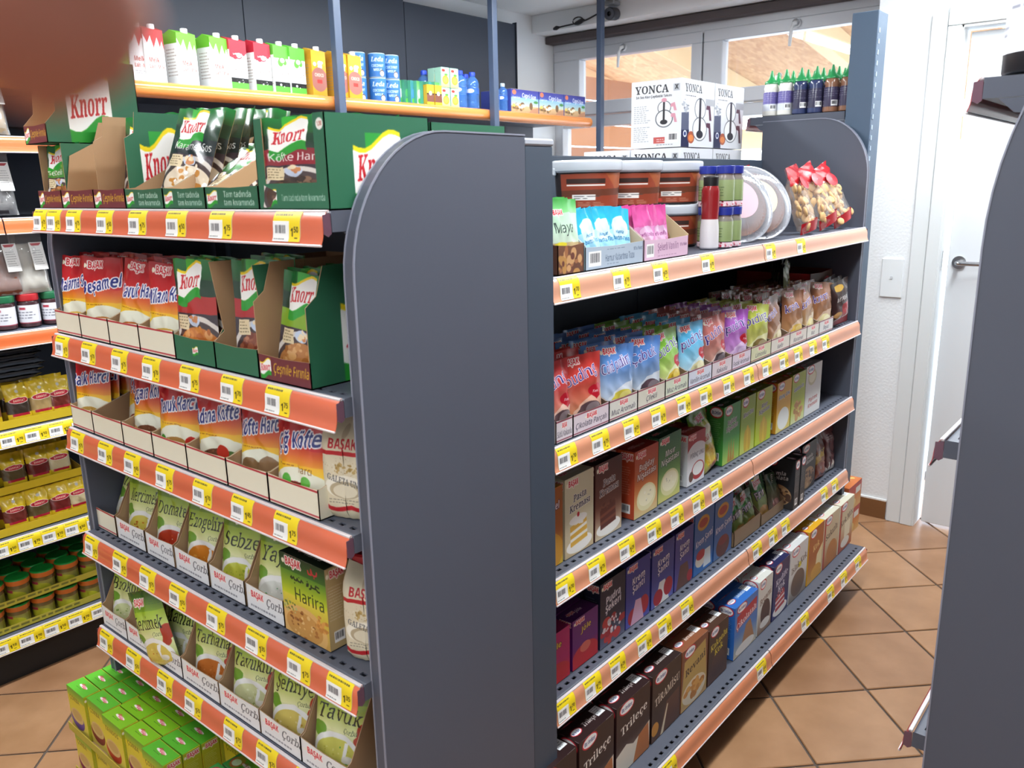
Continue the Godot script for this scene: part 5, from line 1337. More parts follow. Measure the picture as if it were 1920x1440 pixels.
	var s3 = [[1.945, 2.052, "green wheat starch box with ears of wheat", "3c9a3c", "b8d060", ["Buğday", "Nişastası"], wheat, "3a8a38", 0.166], [2.054, 2.151, "pale green cornflour box with maize cobs", "98b83c", "ccd468", ["Mısır Unu"], corn, "8aa838", 0.166], [2.153, 2.268, "lime cornflour box with one dark maize cob", "b4c420", "b8cc30", ["Mısır", "Nişastası"], corn, "a4b420", 0.166], [2.304, 2.416, "yellow rice flour box with a white bowl", "dcaa28", "e8d880", ["Pirinç Unu"], [["e", 0.5, 0.75, 0.4, 0.22, "eef0ea"]], "c88a24", 0.16], [2.418, 2.531, "lime oat starch box with biscuits", "a8b828", "dce0b0", ["Galeta Un"], [["k", 0.5, 0.75, 0.3, 0.18, 20, 0.1, ["b88a50", "a87840", "c89a60"]]], "9aa828", 0.163], [2.533, 2.674, "white shortening cream box standing alone by the gap", "dcdcd8", "e4e4e2", ["Pişirme", "Kreması"], [["e", 0.4, 0.25, 0.26, 0.16, "c8c4a0"], ["e", 0.4, 0.25, 0.2, 0.11, "e4e0c4"]], "c8c8c4", 0.168]]
	for q in s3:
		cartons("flour_box", q[2], "box", "R", q[0], q[1], y, 4 if q[0] < 2.3 else 3, q[8], 0.045, box_front(q[2], q[3], q[4], q[5], "38403a" if q[0] < 2.5 else "a83c38", "f0f0e4" if q[0] < 2.5 else "", q[6], "O", {"y": 0.3 if q[0] < 2.5 else 0.7, "z": 0.11}), box_side(q[2], q[7], "O"), box_top(q[2], Color(q[7]).darkened(0.25).to_html(false), q[5][0], "O"), {"group": q[2]})
	cartons("flour_box", "yellow box stacked loose on top of the flour boxes", "box", "R", 2.36, 2.46, y + 0.167, 1, 0.05, 0.1, sw("b8982c"), sw("a8882c"), sw("8a7424"), {"off": 0.12, "first": ""})
	# --- fourth shelf: jelly, icing sugar and whipped cream boxes
	y = 0.463
	var st = [["e", 0.3, 0.86, 0.2, 0.13, "b02430"], ["e", 0.75, 0.78, 0.2, 0.15, "b82c34"]]
	var r4 = [[1.15, 1.257, "magenta jelly box with red jelly", "b81c6c", "c8243c", ["Jöle"], "ecd43c", "5a1a4a", [["e", 0.5, 0.82, 0.5, 0.22, "c02830"]], "a01860", 0.12, "B", 4], [1.26, 1.36, "purple jelly box with red jelly", "6a1c78", "c02838", ["Jöle"], "ecd43c", "4a1460", [["e", 0.5, 0.82, 0.5, 0.24, "c02830"], ["e", 0.5, 0.66, 0.2, 0.1, "d86a5a"]], "5c1a6c", 0.12, "B", 5],
		[1.364, 1.471, "dark icing sugar box with sugared strawberries", "20243c", "6a6a84", ["Pudra", "Şekeri"], "f0f0f4", "5a5a78", [["k", 0.5, 0.78, 0.42, 0.2, 14, 0.13, ["b02c30", "c03a38", "a02428"]], ["k", 0.5, 0.72, 0.36, 0.12, 20, 0.05, ["f0e8ea", "d8c8cc"]]], "1c2038", 0.162, "B", 4], [1.473, 1.584, "blue whipped cream box with pink cream and strawberries", "38409a", "5a5cb0", ["Krem", "Şanti"], "f6f4f8", "2c3078", st + [["p", [0.2, 1, 0.4, 0.62, 0.62, 0.64, 0.75, 1], "e0b0c8"]], "262c70", 0.162, "B", 4],
		[1.588, 1.7, "blue whipped cream box with white cream and strawberries", "3c469e", "6a70b8", ["Krem", "Şanti"], "f6f4f8", "2c3078", [["p", [0.15, 1, 0.35, 0.62, 0.6, 0.62, 0.8, 1], "ecece8"]] + st, "2a3078", 0.162, "B", 4], [1.702, 1.8, "violet blue whipped cream box with cocoa cream", "4a48a0", "6a5ca0", ["Krem", "Şanti"], "f6f4f8", "2c3078", [["p", [0.1, 1, 0.3, 0.6, 0.7, 0.6, 0.9, 1], "6a4438"], ["e", 0.85, 0.88, 0.16, 0.1, "b03438"]], "302c78", 0.162, "B", 3],
		[1.803, 1.916, "bright blue whipped topping box with a strawberry cake", "2868b4", "3c78c0", ["Krem Şanti"], "f2f4f8", "2050a0", [["e", 0.45, 0.2, 0.3, 0.12, "d89a30"], ["e", 0.45, 0.2, 0.22, 0.07, "b03428"], ["e", 0.35, 0.78, 0.26, 0.12, "e8e0d0"], ["e", 0.35, 0.7, 0.22, 0.08, "b82830"], ["p", [0.5, 0.95, 0.56, 0.66, 0.85, 0.66, 0.9, 0.95], "e4ecf0"]], "1e549c", 0.178, "", 3], [1.918, 2.032, "bright blue whipped topping box with a chocolate dome", "2a6ab6", "5a78a8", ["Krem Şanti"], "f2f4f8", "2050a0", [["e", 0.45, 0.2, 0.3, 0.12, "d89a30"], ["e", 0.45, 0.2, 0.22, 0.07, "b03428"], ["e", 0.5, 0.82, 0.36, 0.18, "6a3a30"], ["e", 0.5, 0.72, 0.26, 0.08, "8a3430"]], "1e549c", 0.175, "", 3]]
	for q in r4:
		cartons("dessert_box", q[2], "box", "R", q[0], q[1], y, q[12], q[10], 0.044, box_front(q[2], q[3], q[4], q[5], q[6], q[7], q[8], q[11], {"y": 0.28 if q[11] else 0.48, "z": 0.15, "r": -7.0}), box_side(q[2], q[9]), box_top(q[2], Color(q[9]).darkened(0.1).to_html(false), q[5][0]), {"group": q[2]})
	var kraft = sw("957a5c")
	for k in 2:
		tray(["kraft tray of green roasting bags beside the blue boxes", "kraft tray of green roasting bags beside the black boxes"][k], "R", [2.036, 2.222][k], [2.22, 2.4][k], y, {"d": 0.19, "hf": 0.05 if k == 0 else 0.035, "hb": 0.11, "f": kraft, "out": kraft, "in": sw("7a6048"), "cut": [Vector2(0, 0), Vector2(0.19, 0), Vector2(0.19, 0.11), Vector2(0.08, 0.11), Vector2(0, 0.04)]})
		pouches("roasting_bag", ["green roasting bag sachet beside the blue boxes", "green roasting bag sachet beside the black boxes"][k], "sachet", "R", [2.1, 2.27][k], y, 5, 0.085, 0.14 if k else 0.125, 0.02, P("firin", [["g", 0, 0.3, "2c5a34", "3a7a40"], ["g", 0.3, 1, "6a9a48", "b8b870"], ["K", 0.4, 0.14, 0.5], ["t", "Fırın", 0.12, 0.42, 0.22, "f0ecf0", {"o": "3a4a5a", "ow": 0.08, "w": 0.8, "r": -8.0}], ["e", 0.55, 0.82, 0.4, 0.16, "c89a54"]], 90, 120), "2c5a34", {"dz": 0.022, "lean": 0.2, "roll": [0.1, 0.0][k], "group": "roasting bag sachets"})
		pouches("roasting_bag", ["second green roasting bag sachet next to the first", "dark green rosemary sachet with pinkish meat picture"][k], "sachet", "R", [2.18, 2.36][k], y, 3, 0.08, 0.125, 0.02, P("firin2" if k else "firin", [["g", 0, 0.3, "3c5c44", "4a6a50"], ["g", 0.3, 1, "5a7a58", "c8a8a0"], ["t", "Fırın", 0.3, 0.3, 0.14, "e4e8e4", {"r": -60.0}], ["e", 0.5, 0.8, 0.3, 0.14, "d0a098"]], 90, 120), "3a5a40", {"dz": 0.022, "lean": 0.2, "roll": [0.12, -0.05][k], "group": "roasting bag sachets"})
	var blk = box_front("dark mix", "24262c", "3a3634", ["Damla", "Çikolata"], "dcdcdc", "", [["e", 0.5, 0.74, 0.42, 0.22, "b08c64"], ["k", 0.5, 0.74, 0.38, 0.18, 30, 0.07, ["c09c74", "a07c54", "50382c"]]], "O", {"y": 0.3, "z": 0.11})
	cartons("chocolate_chip_box", "black chocolate chip biscuit box", "box", "R", 2.54, 2.675, y, 4, 0.168, 0.04, blk, box_side("blk", "1e1f24", "O"), box_top("blk", "1a1a1e", "Damla", "O"), {"group": "black biscuit boxes"})
	for k in 2:
		solo("chocolate_chip_box", carton_mesh(0.12, 0.166, 0.04, blk, box_side("blk", "1e1f24", "O"), box_top("blk", "1a1a1e", "Damla", "O")), paper, "black chocolate chip biscuit box turned edgewise beside the roasting bags", "box", at("R", 2.44 + 0.05 * k, y + 0.001, 0.03), PI, "edgewise black biscuit boxes")
	pouches("cocoa_pouch", "brown cocoa powder pouch beside the black boxes", "pouch", "R", 2.728, y, 3, 0.098, 0.165, 0.035, P("cocoa", [["g", 0, 0.4, "5a2c26", "7a3c2c"], ["g", 0.4, 1, "a86a34", "8a4a34"], ["p", [0.1, 0.5, 0.9, 0.3, 0.9, 0.5, 0.1, 0.66], "d0b050"], ["t", "Kakao", 0.2, 0.46, 0.14, "4a2418", {"r": -14.0}], ["e", 0.5, 0.8, 0.4, 0.16, "8a4430"]]), "4a2420", {"group": "cocoa powder pouches", "front": "in front"})
	pouches("chocolate_pouch", "mauve brown chocolate drip pouch", "pouch", "R", 2.83, y, 3, 0.09, 0.17, 0.03, P("drip", [["g", 0, 1, "74464a", "6a3c3c"], ["p", [0, 1, 0.0, 0.8, 0.2, 0.95, 0.35, 0.78, 0.5, 0.96, 0.7, 0.76, 0.85, 0.95, 1, 0.85, 1, 1], "ece6d8"], ["l", 0.3, 0.2, 0.4, 3, 0.05, "b89a98"]]), "5a3234", {"group": "chocolate drip pouches", "front": "next to the cocoa pouches"})
	pouches("chocolate_pouch", "second mauve brown chocolate drip pouch", "pouch", "R", 2.915, y, 2, 0.085, 0.172, 0.03, P("drip", []), "5a3234", {"group": "chocolate drip pouches", "front": "nearest the end panel"})
	cartons("biscuit_mix_box", "cream and red box squeezed against the far end panel", "box", "R", 2.9, 2.94, y, 1, 0.2, 0.12, P("cream red", [["f", "c8b488"], ["r", 0.75, 0, 0.25, 1, "9a2c30"], ["l", 0.2, 0.3, 0.4, 3, 0.08, "8a7040"]], 40, 80), sw("9a2c30"), sw("b8a478"), {"off": 0.1, "first": ""})
	cartons("brown_case", "plain dark brown case on top behind the cocoa pouches", "box", "R", 2.72, 2.88, y + 0.175, 1, 0.06, 0.12, sw("4a3626"), sw("4a3626"), sw("4a3626"), {"off": 0.16, "first": ""})
	# --- base shelf: cake mix boxes
	y = 0.17
	setback = 0.03
	var tri = [["p", [0.0, 0.7, 0.3, 0.62, 0.5, 0.7, 1, 0.58, 1, 1, 0, 1], "d8d0c0"], ["p", [0.5, 1, 0.66, 0.66, 0.95, 0.6, 1, 1], "b06a34"]]
	var r5 = [[1.04, 1.178, "dark brown milk cake box beside the post", "2c1a18", "d0c4b0", ["Trileçe"], "ece6dc", "", tri, "2a1414", 0.183, "Trileçe"], [1.18, 1.316, "second dark brown milk cake box from the post", "2e1b19", "d0c4b0", ["Trileçe"], "ece6dc", "", tri, "2a1414", 0.183, "Trileçe"], [1.322, 1.47, "dark brown milk cake box next to the tiramisu box", "301c1a", "d0c4b0", ["Trileçe"], "ece6dc", "", tri, "2c1616", 0.183, "Trileçe"], [1.472, 1.615, "brown tiramisu box with a layered slice", "32211a", "5a3a28", ["TİRAMİSU"], "d8ccb8", "", [["p", [0.25, 1, 0.5, 0.55, 0.95, 0.5, 0.95, 0.95, 0.5, 1], "5a3826"], ["p", [0.3, 1, 0.52, 0.6, 0.56, 0.6, 0.4, 1], "d8c8a8"], ["e", 0.12, 0.82, 0.12, 0.1, "c88a34"]], "2c1a16", 0.181, "Tiramisu"], [1.617, 1.758, "tan semolina cake box with golden cake", "7a4a34", "c8a468", ["Revani"], "3a2a20", "", [["p", [0.0, 0.9, 0.1, 0.2, 0.9, 0.1, 1, 0.9], "b89a54"], ["e", 0.5, 0.78, 0.45, 0.2, "d8cbb0"], ["k", 0.5, 0.74, 0.34, 0.14, 20, 0.1, ["c88a3c", "b87830", "d8a050"]]], "8a5234", 0.176, "Revani"], [1.76, 1.876, "dark brown chocolate cream box with yellow lettering", "3a261c", "5a3a2c", ["Kakaolu", "Kek"], "d8c83c", "", [["e", 0.5, 0.72, 0.36, 0.22, "4a2e24"]], "4a2e20", 0.165, "Kakaolu"],
		[1.911, 2.066, "blue and white wafer cake box with red panel", "4a7ac0", "d8c8a8", ["Çikolatalı"], "f4f0f0", "b02830", [["p", [0.1, 0.2, 0.95, 0.12, 0.95, 0.34, 0.1, 0.42], "b8303a"], ["p", [0.3, 0.95, 0.5, 0.5, 0.7, 0.46, 0.9, 0.9], "a87850"], ["e", 0.5, 0.9, 0.4, 0.1, "e8e2d8"]], "2c68b8", 0.163, "Çikolatalı"], [2.068, 2.169, "white brownie box with a chocolate portion", "d8d8d0", "8a6a54", ["Browni"], "6a4a34", "", [["e", 0.55, 0.66, 0.34, 0.24, "4a3028"], ["e", 0.55, 0.85, 0.36, 0.08, "e4e0d8"]], "d4d4cc", 0.176, "Browni"], [2.171, 2.296, "navy layer cake box with a red slice", "23255c", "3a3c70", ["Kadife", "Kek"], "dcdce8", "", cake("b03438", "e4d8d8"), "20224e", 0.182, "Kadife"], [2.298, 2.448, "white and grey cream cake box with a yellow dot", "d4d4d2", "7a7068", ["Islak Kek"], "5a4a40", "", [["e", 0.5, 0.72, 0.38, 0.24, "6a5444"], ["e", 0.56, 0.4, 0.1, 0.05, "d8cc30"]], "d0d0ce", 0.187, "Islak"], [2.45, 2.587, "orange custard cake box with bright yellow top", "a85c20", "d8a848", ["Kek"], "e8c888", "", [["p", [0.5, 0.95, 0.6, 0.55, 0.98, 0.4, 0.95, 0.9], "e8d8a8"], ["e", 0.6, 0.85, 0.34, 0.12, "d8a040"]], "d8a01c", 0.194, "Kek"], [2.589, 2.739, "cream and rust box with caramel picture", "c8b898", "a86430", ["Sakızlı"], "4a3428", "", [["r", 0, 0, 0.12, 1, "a83c28"], ["e", 0.6, 0.76, 0.34, 0.22, "b87838"]], "dcd8c4", 0.192, "Sakızlı"], [2.741, 2.891, "cream box with white mug picture and rust edge", "c8bc9c", "a84c2c", ["Kek Mix"], "4a3428", "", [["r", 0, 0, 0.14, 1, "a83c28"], ["r", 0.4, 0.45, 0.4, 0.3, "e4dcc0"], ["e", 0.5, 0.85, 0.3, 0.1, "e4e0d4"]], "ddd8c2", 0.19, "Kek"]]
	for q in r5:
		cartons("cake_mix_box", q[2], "box", "B", q[0], q[1], y, 2 if q[0] > 1.2 else 2, q[10], 0.056, box_front(q[2], q[3], q[4], q[5], q[6], q[7], q[8], "O", {"y": 0.36 if q[5].size() == 1 else 0.3, "z": 0.16, "f": 1, "r": -10.0}), box_side(q[2], q[9], "O"), box_top(q[2], q[9], q[11], "O", true), {"group": q[2], "off": 0.006})
	for k in 2:
		var T = solo("waffle_box", carton_mesh(0.15, 0.1, 0.2, P("waffle %d" % k, [["g", 0, 0.4, "a83024", "b84424"], ["g", 0.4, 1, "c86c24", "d8b068"], ["r", 0.55, 0.2, 0.36, 0.24, "dcdcd4"], ["e", 0.3, 0.75, 0.3, 0.2, "d8c078"]], 70, 90), sw("b85a28"), reg("waffle top", 90, 70, [["g", 0, 1, "d8ac50", "c86a30"], ["e", 0.36, 0.5, 0.24, 0.2, "f0f0ec"], ["e", 0.36, 0.5, 0.16, 0.12, "d0a030"], ["r", 0.62, 0.3, 0.2, 0.04, "20201c"], ["k", 0.85, 0.6, 0.1, 0.3, 8, 0.06, ["e0c868", "c8502c"]]])), paper, ["large red and orange waffle case at the far end, lower", "upper red and orange waffle case with a plate picture on top"][k], "case", at("B", 2.97, y + 0.001 + k * 0.101, 0.03), PI / 2, "")
	setback = 0.0

func wall_goods():
	# --- orange-edged top shelf, from the wall end to the windows
	var y = 1.849
	var mk = func(key, ops): return reg("carton " + key, 84, 150, ops)
	var white_milk = func(c): return [["f", "e9e9ea"], ["p", [0, 0, 1, 0, 1, 0.4, 0.9, 0.2, 0.8, 0.32, 0.68, 0.14, 0.5, 0.34, 0.36, 0.12, 0.2, 0.26, 0.0, 0.1], c], ["t", "Melk", 0.22, 0.56, 0.12, "b84a40", {"w": 0.6}], ["t", "Lait - Milk", 0.22, 0.68, 0.1, "b84a40", {"w": 0.7}], ["l", 0.22, 0.78, 0.5, 2, 0.04, "808890"], ["e", 0.8, 0.45, 0.14, 0.02, "b0b4b8"]]
	var cow = func(c): return [["g", 0, 0.75, "eceded", "e4e8ea"], ["r", 0, 0, 1, 0.26, c], ["k", 0.5, 0.28, 0.45, 0.08, 9, 0.13, [c]], ["e", 0.55, 0.3, 0.14, 0.05, "f2f2f2"], ["t", "VOLLE", 0.36, 0.5, 0.07, "5a4038", {"b": false}], ["t", "MELK LAIT", 0.14, 0.59, 0.1, "5a4038", {"w": 0.76, "b": false}], ["r", 0, 0.84, 1, 0.16, "58a838"], ["k", 0.5, 0.82, 0.4, 0.03, 6, 0.05, ["26262a", "f0f0f0"]]]
	var choc = [["g", 0, 0.3, "d8a828", "e0b830"], ["g", 0.3, 1, "d8a428", "cc9820"], ["k", 0.5, 0.3, 0.4, 0.06, 8, 0.1, ["f0ece4"]], ["e", 0.5, 0.62, 0.56, 0.26, "a86a60"], ["t", "CHOCO", 0.5, 0.52, 0.1, "f0d8c8", {"a": 1, "w": 0.8}], ["r", 0.34, 0.62, 0.34, 0.08, "c83a34"]]
	var farm = [["g", 0, 0.4, "d8e0ec", "b8c8e0"], ["g", 0.4, 0.75, "8ab85a", "5ca040"], ["g", 0.75, 1, "68a8d8", "c03430"], ["e", 0.6, 0.42, 0.26, 0.14, "3c8a3c"], ["e", 0.16, 0.44, 0.1, 0.06, "c83c3c"], ["p", [0.2, 1, 0.1, 0.8, 0.7, 0.78, 1, 0.92, 1, 1], "6ab0dc"], ["k", 0.5, 0.95, 0.4, 0.03, 8, 0.06, ["f0f0f0"]]]
	var items = [[1.325, 1.398, farm, "f", "carton with a painted farm and pond"], [1.405, 1.425, white_milk.call("c02c34"), "r", "red and white milk carton squeezed beside the farm carton"], [1.428, 1.503, white_milk.call("c02c34"), "r", "red splash milk carton"], [1.535, 1.63, white_milk.call("68b030"), "g", "green splash milk carton"], [1.655, 1.752, white_milk.call("68b030"), "g", "green splash milk carton set back"], [1.755, 1.80, cow.call("b8283a"), "r2", "red cow-print milk carton half hidden"], [1.838, 1.918, cow.call("b8283a"), "r2", "red cow-print milk carton"], [1.92, 2.0, cow.call("5cb03a"), "g2", "green cow-print milk carton"], [2.003, 2.06, cow.call("5cb03a"), "g2", "green cow-print milk carton partly covered"], [2.095, 2.165, choc, "c", "yellow chocolate milk carton"], [2.225, 2.262, choc, "c", "yellow chocolate milk carton behind the post"], [2.275, 2.345, choc, "c", "yellow chocolate milk carton beside the blue cans"]]
	for q in items:
		var w = 0.075
		var f = mk.call(str(q[3]), q[2])
		for k in 2:
			var T = thing("milk_carton", q[4] + (" on the orange shelf" if k == 0 else " in the second row"), "carton", at("W", (q[0] + q[1]) / 2 + 0.004 * k, y, 0.006 + k * 0.085), PI / 2 + 0.12, "milk cartons")
			var m = MB.new()
			m.box(Vector3(-w / 2, 0, -0.07), Vector3(w / 2, 0.168, 0), {"f": f, "s": reg("milk side " + q[3], 50, 100, [["f", "e0e0de" if q[3] != "c" else "c8942c"], ["r", 0, 0, 1, 0.2, {"f": "88a8c8", "r": "c02c34", "g": "68b030", "r2": "b8283a", "g2": "5cb03a", "c": "c08c24"}[q[3]]], ["l", 0.15, 0.3, 0.7, 9, 0.06, "9a8a80"]])})
			var gb = sw({"f": "c8d4e4", "r": "c02c34", "g": "68b030", "r2": "b8283a", "g2": "5cb03a", "c": "c89a28"}[q[3]])
			m.quad(Vector3(-w / 2, 0.168, 0), Vector3(w / 2, 0.168, 0), Vector3(w / 2, 0.18, -0.035), Vector3(-w / 2, 0.18, -0.035), gb)
			m.quad(Vector3(w / 2, 0.168, -0.07), Vector3(-w / 2, 0.168, -0.07), Vector3(-w / 2, 0.18, -0.035), Vector3(w / 2, 0.18, -0.035), gb)
			m.tri(Vector3(w / 2, 0.168, 0), Vector3(w / 2, 0.168, -0.07), Vector3(w / 2, 0.18, -0.035), gb.position, gb.position, gb.position)
			m.tri(Vector3(-w / 2, 0.168, -0.07), Vector3(-w / 2, 0.168, 0), Vector3(-w / 2, 0.18, -0.035), gb.position, gb.position, gb.position)
			part("body", m, paper, T)
			m = MB.new()
			m.lathe([Vector2(0.012, 0.168), Vector2(0.012, 0.184), Vector2(0.011, 0.186), Vector2(0.001, 0.186)], 12, Rect2(), Vector3(0.008, 0, -0.018))
			part("screw_cap", m, mat("eaeaea", 0.4), T)
	# coconut milk cans
	var can = reg("can wrap", 150, 76, [["g", 0, 1, "3a78b8", "2f68aa"], ["t", "Leda", 0.2, 0.26, 0.26, "eef4f8", {"f": 1, "s": 0.2, "w": 0.24}], ["t", "COCONUT", 0.2, 0.52, 0.14, "dce8f0", {"w": 0.24}], ["t", "MILK", 0.24, 0.68, 0.14, "dce8f0", {"w": 0.16}], ["e", 0.4, 0.82, 0.05, 0.13, "5a3c2c"], ["e", 0.4, 0.83, 0.042, 0.1, "f4f4f2"], ["t", "Leda", 0.7, 0.26, 0.26, "eef4f8", {"f": 1, "s": 0.2, "w": 0.24}], ["e", 0.9, 0.82, 0.05, 0.13, "f4f4f2"], ["r", 0, 0, 1, 0.04, "b8c4cc"], ["r", 0, 0.96, 1, 0.04, "b8c4cc"]])
	for lv in 2:
		for k in 3:
			var T = turned("coconut_can", [Vector2(0.001, 0), Vector2(0.033, 0), Vector2(0.036, 0.003), Vector2(0.036, 0.094), Vector2(0.034, 0.097), Vector2(0.031, 0.095), Vector2(0.001, 0.095)], can, paper, at("W", 2.385 + k * 0.078, y + lv * 0.098, 0.045 if k else 0.08), ["blue coconut milk can in the bottom layer", "blue coconut milk can in the top layer"][lv], "can", "coconut milk cans")
			T.rotation.y = PI / 2 - 2.6
	# small juice packs
	for k in 9:
		solo("juice_carton", carton_mesh(0.045, 0.105, 0.035, reg("small juice %d" % (k % 3), 44, 96, [["g", 0, 1, ["2c6a58", "3a8a88", "58a050"][k % 3], ["3a8a70", "3c7ab0", "c8e0d0"][k % 3]], ["e", 0.5, 0.5, 0.3, 0.16, ["4aa058", "4888c0", "e8f0ee"][k % 3]], ["e", 0.5, 0.8, 0.3, 0.1, "5ab040"]]), sw("4a9a7c"), sw("5aa488")), paper, ["dark green juice pack beside the blue cans", "blue green juice pack beside the blue cans", "white and green juice pack beside the blue cans"][k % 3], "carton", at("W", 2.545 + k * 0.031, y, 0.02 + 0.02 * (8 - k) / 3), PI / 2 + 0.3, "small juice packs")
	for k in 2:
		solo("cocoa_drink", carton_mesh(0.044, 0.09, 0.035, reg("cocoa drink", 40, 80, [["g", 0, 0.4, "d8b028", "e0bc38"], ["r", 0, 0.45, 1, 0.35, "7a4a3c"], ["r", 0, 0.8, 1, 0.2, "d8b028"], ["e", 0.5, 0.4, 0.2, 0.1, "f0f0ea"]]), sw("c8a028"), sw("c8a028")), paper, "small yellow cocoa drink pack before the orange juice packs", "carton", at("W", 2.735 + 0.05 * k, y, 0.005), PI / 2, "small cocoa drinks")
	for lv in 2:
		for k in 2:
			for r in 2:
				solo("orange_juice", carton_mesh(0.052, 0.085, 0.04, reg("orange pack", 44, 76, [["g", 0, 0.3, "a8dcc8", "c8e8d8"], ["g", 0.3, 1, "d8ecd8", "e8c878"], ["e", 0.3, 0.16, 0.2, 0.07, "c83a34"], ["e", 0.52, 0.62, 0.36, 0.22, "e89a28"], ["e", 0.52, 0.62, 0.26, 0.15, "f4bc50"], ["e", 0.6, 0.36, 0.2, 0.06, "5aa83c"]]), sw("a8d4c0"), sw("a0d0c0")), paper, ["small orange juice pack in the bottom layer", "small orange juice pack in the top layer"][lv], "carton", at("W", 2.84 + 0.06 * k, y + lv * 0.087, 0.012 + 0.045 * r), PI / 2, "small orange juice packs")
	# water bottles
	var pet = mat(Color(0.32, 0.55, 0.86, 0.42), 0.05, 0.0, {"transparency": BaseMaterial3D.TRANSPARENCY_ALPHA})
	var wrap = reg("water wrap", 60, 30, [["g", 0, 1, "2c5cae", "3a6cc0"], ["e", 0.2, 0.5, 0.1, 0.34, "e8eef4"], ["e", 0.7, 0.5, 0.1, 0.34, "e8eef4"]])
	for k in 8:
		var sp = [[2.955, 0.03], [3.04, 0.03], [3.07, 0.1], [2.98, 0.1], [3.2, 0.03], [3.26, 0.03], [2.9, 0.13], [2.83, 0.14]][k]
		var small = k == 4 or k == 5
		var s = 0.8 if small else 1.0
		var T = turned("water_bottle", [Vector2(0.001, 0.004), Vector2(0.026, 0.0), Vector2(0.032, 0.006), Vector2(0.032, 0.03), Vector2(0.030, 0.04), Vector2(0.032, 0.05), Vector2(0.030, 0.06), Vector2(0.032, 0.07), Vector2(0.032, 0.1), Vector2(0.03, 0.11), Vector2(0.032, 0.12), Vector2(0.026, 0.14), Vector2(0.014, 0.152), Vector2(0.0135, 0.158)], Rect2(), pet, at("W", sp[0], y, sp[1]), ["blue plastic water bottle before the post", "small blue sport water bottle with pale cap"][1 if small else 0] if k != 1 else "blue plastic water bottle with a round white badge", "bottle", "water bottles", [["label", [Vector2(0.0326, 0.073), Vector2(0.0326, 0.1)], film, wrap], ["cap", [Vector2(0.0145, 0.156), Vector2(0.015, 0.172), Vector2(0.013, 0.176), Vector2(0.001, 0.176)], mat("2c4ac0" if not small else "b8ccdc", 0.35)]])
		T.scale = Vector3(s, 0.96 * s, s)
	# pouch drink cases
	for k in 3:
		cartons("drink_case", ["blue picture case of juice pouches next to the sport bottles", "blue picture case of juice pouches in the middle of three", "blue picture case of juice pouches at the shelf's window end"][k], "case", "W", [3.29, 3.515, 3.735][k], [3.51, 3.73, 3.93][k], y, 1, 0.112, 0.2, reg("drink case", 150, 100, [["g", 0, 0.35, "3a3a8c", "4a5cb0"], ["g", 0.35, 0.7, "88b8dc", "c8d4c0"], ["g", 0.7, 1, "d8b888", "c89a70"], ["e", 0.12, 0.14, 0.07, 0.1, "d87a58"], ["t", "Capri-Sun", 0.4, 0.26, 0.26, "e8ecf4", {"w": 0.5, "r": 5.0}], ["t", "Capri-Sun", 0.06, 0.36, 0.12, "dce4f0", {"w": 0.26}], ["k", 0.3, 0.75, 0.26, 0.16, 18, 0.06, ["e8cc68", "b89058", "f0e8d0", "7a5a3c"]], ["p", [0.62, 1, 0.75, 0.8, 1, 0.72, 1, 1], "c08a68"], ["e", 0.72, 0.68, 0.06, 0.16, "7a5a3a"], ["e", 0.9, 0.5, 0.08, 0.06, "4a8a48"]]), sw("4450a0"), sw("c8b8a0"), {"first": "", "off": 0.0})
	# --- narrow view of the lower wall shelves past the end shelves
	var clearp = mat(Color(0.93, 0.93, 0.93, 0.2), 0.08, 0.0, {"transparency": BaseMaterial3D.TRANSPARENCY_ALPHA})
	var bags = [[0.86, 1.672, "b09a7c", "tan"], [0.95, 1.672, "a89070", "light brown"], [0.83, 1.441, "a83c1c", "red pepper"], [0.94, 1.441, "322c30", "black tea"], [0.835, 1.108, "8c8478", "grey seed"], [0.925, 1.108, "7a4028", "cinnamon"], [1.0, 1.108, "bab4a8", "pale flour"]]
	for k in 7:
		var b = bags[k]
		var hb = 0.2 if b[1] < 1.6 else 0.24
		var yy = b[1] if b[1] > 1.2 else 1.205
		var T = thing("spice_bag", "clear bag of %s with a white label on the wall shelving" % b[3], "bag", at("W", b[0], yy, 0.02), PI / 2 + 0.1)
		T.rotation.x = -0.12
		part("bag", pouch_mesh(0.1, hb, 0.05, Rect2(), Rect2(), k % 4), clearp, T)
		part("filling", pouch_mesh(0.09, hb * 0.75, 0.042, Rect2(), Rect2(), k % 4), mat(b[2], 0.9), T)
		var m = MB.new()
		m.plate([Vector2(0, 0), Vector2(0.04, 0), Vector2(0.04, 0.085), Vector2(0, 0.085)], Vector3(-0.002, hb * 0.34, 0.0285), Vector3.RIGHT, Vector3(0, 1, -0.12).normalized(), 0.0008, reg("white label", 40, 80, [["f", "e6e4e2"], ["p", [0.1, 0.05, 0.9, 0.05, 0.7, 0.14, 0.2, 0.14], "a82c34"], ["l", 0.15, 0.3, 0.7, 7, 0.08, "8a8a88"]]))
		part("sticker", m, paper, T)
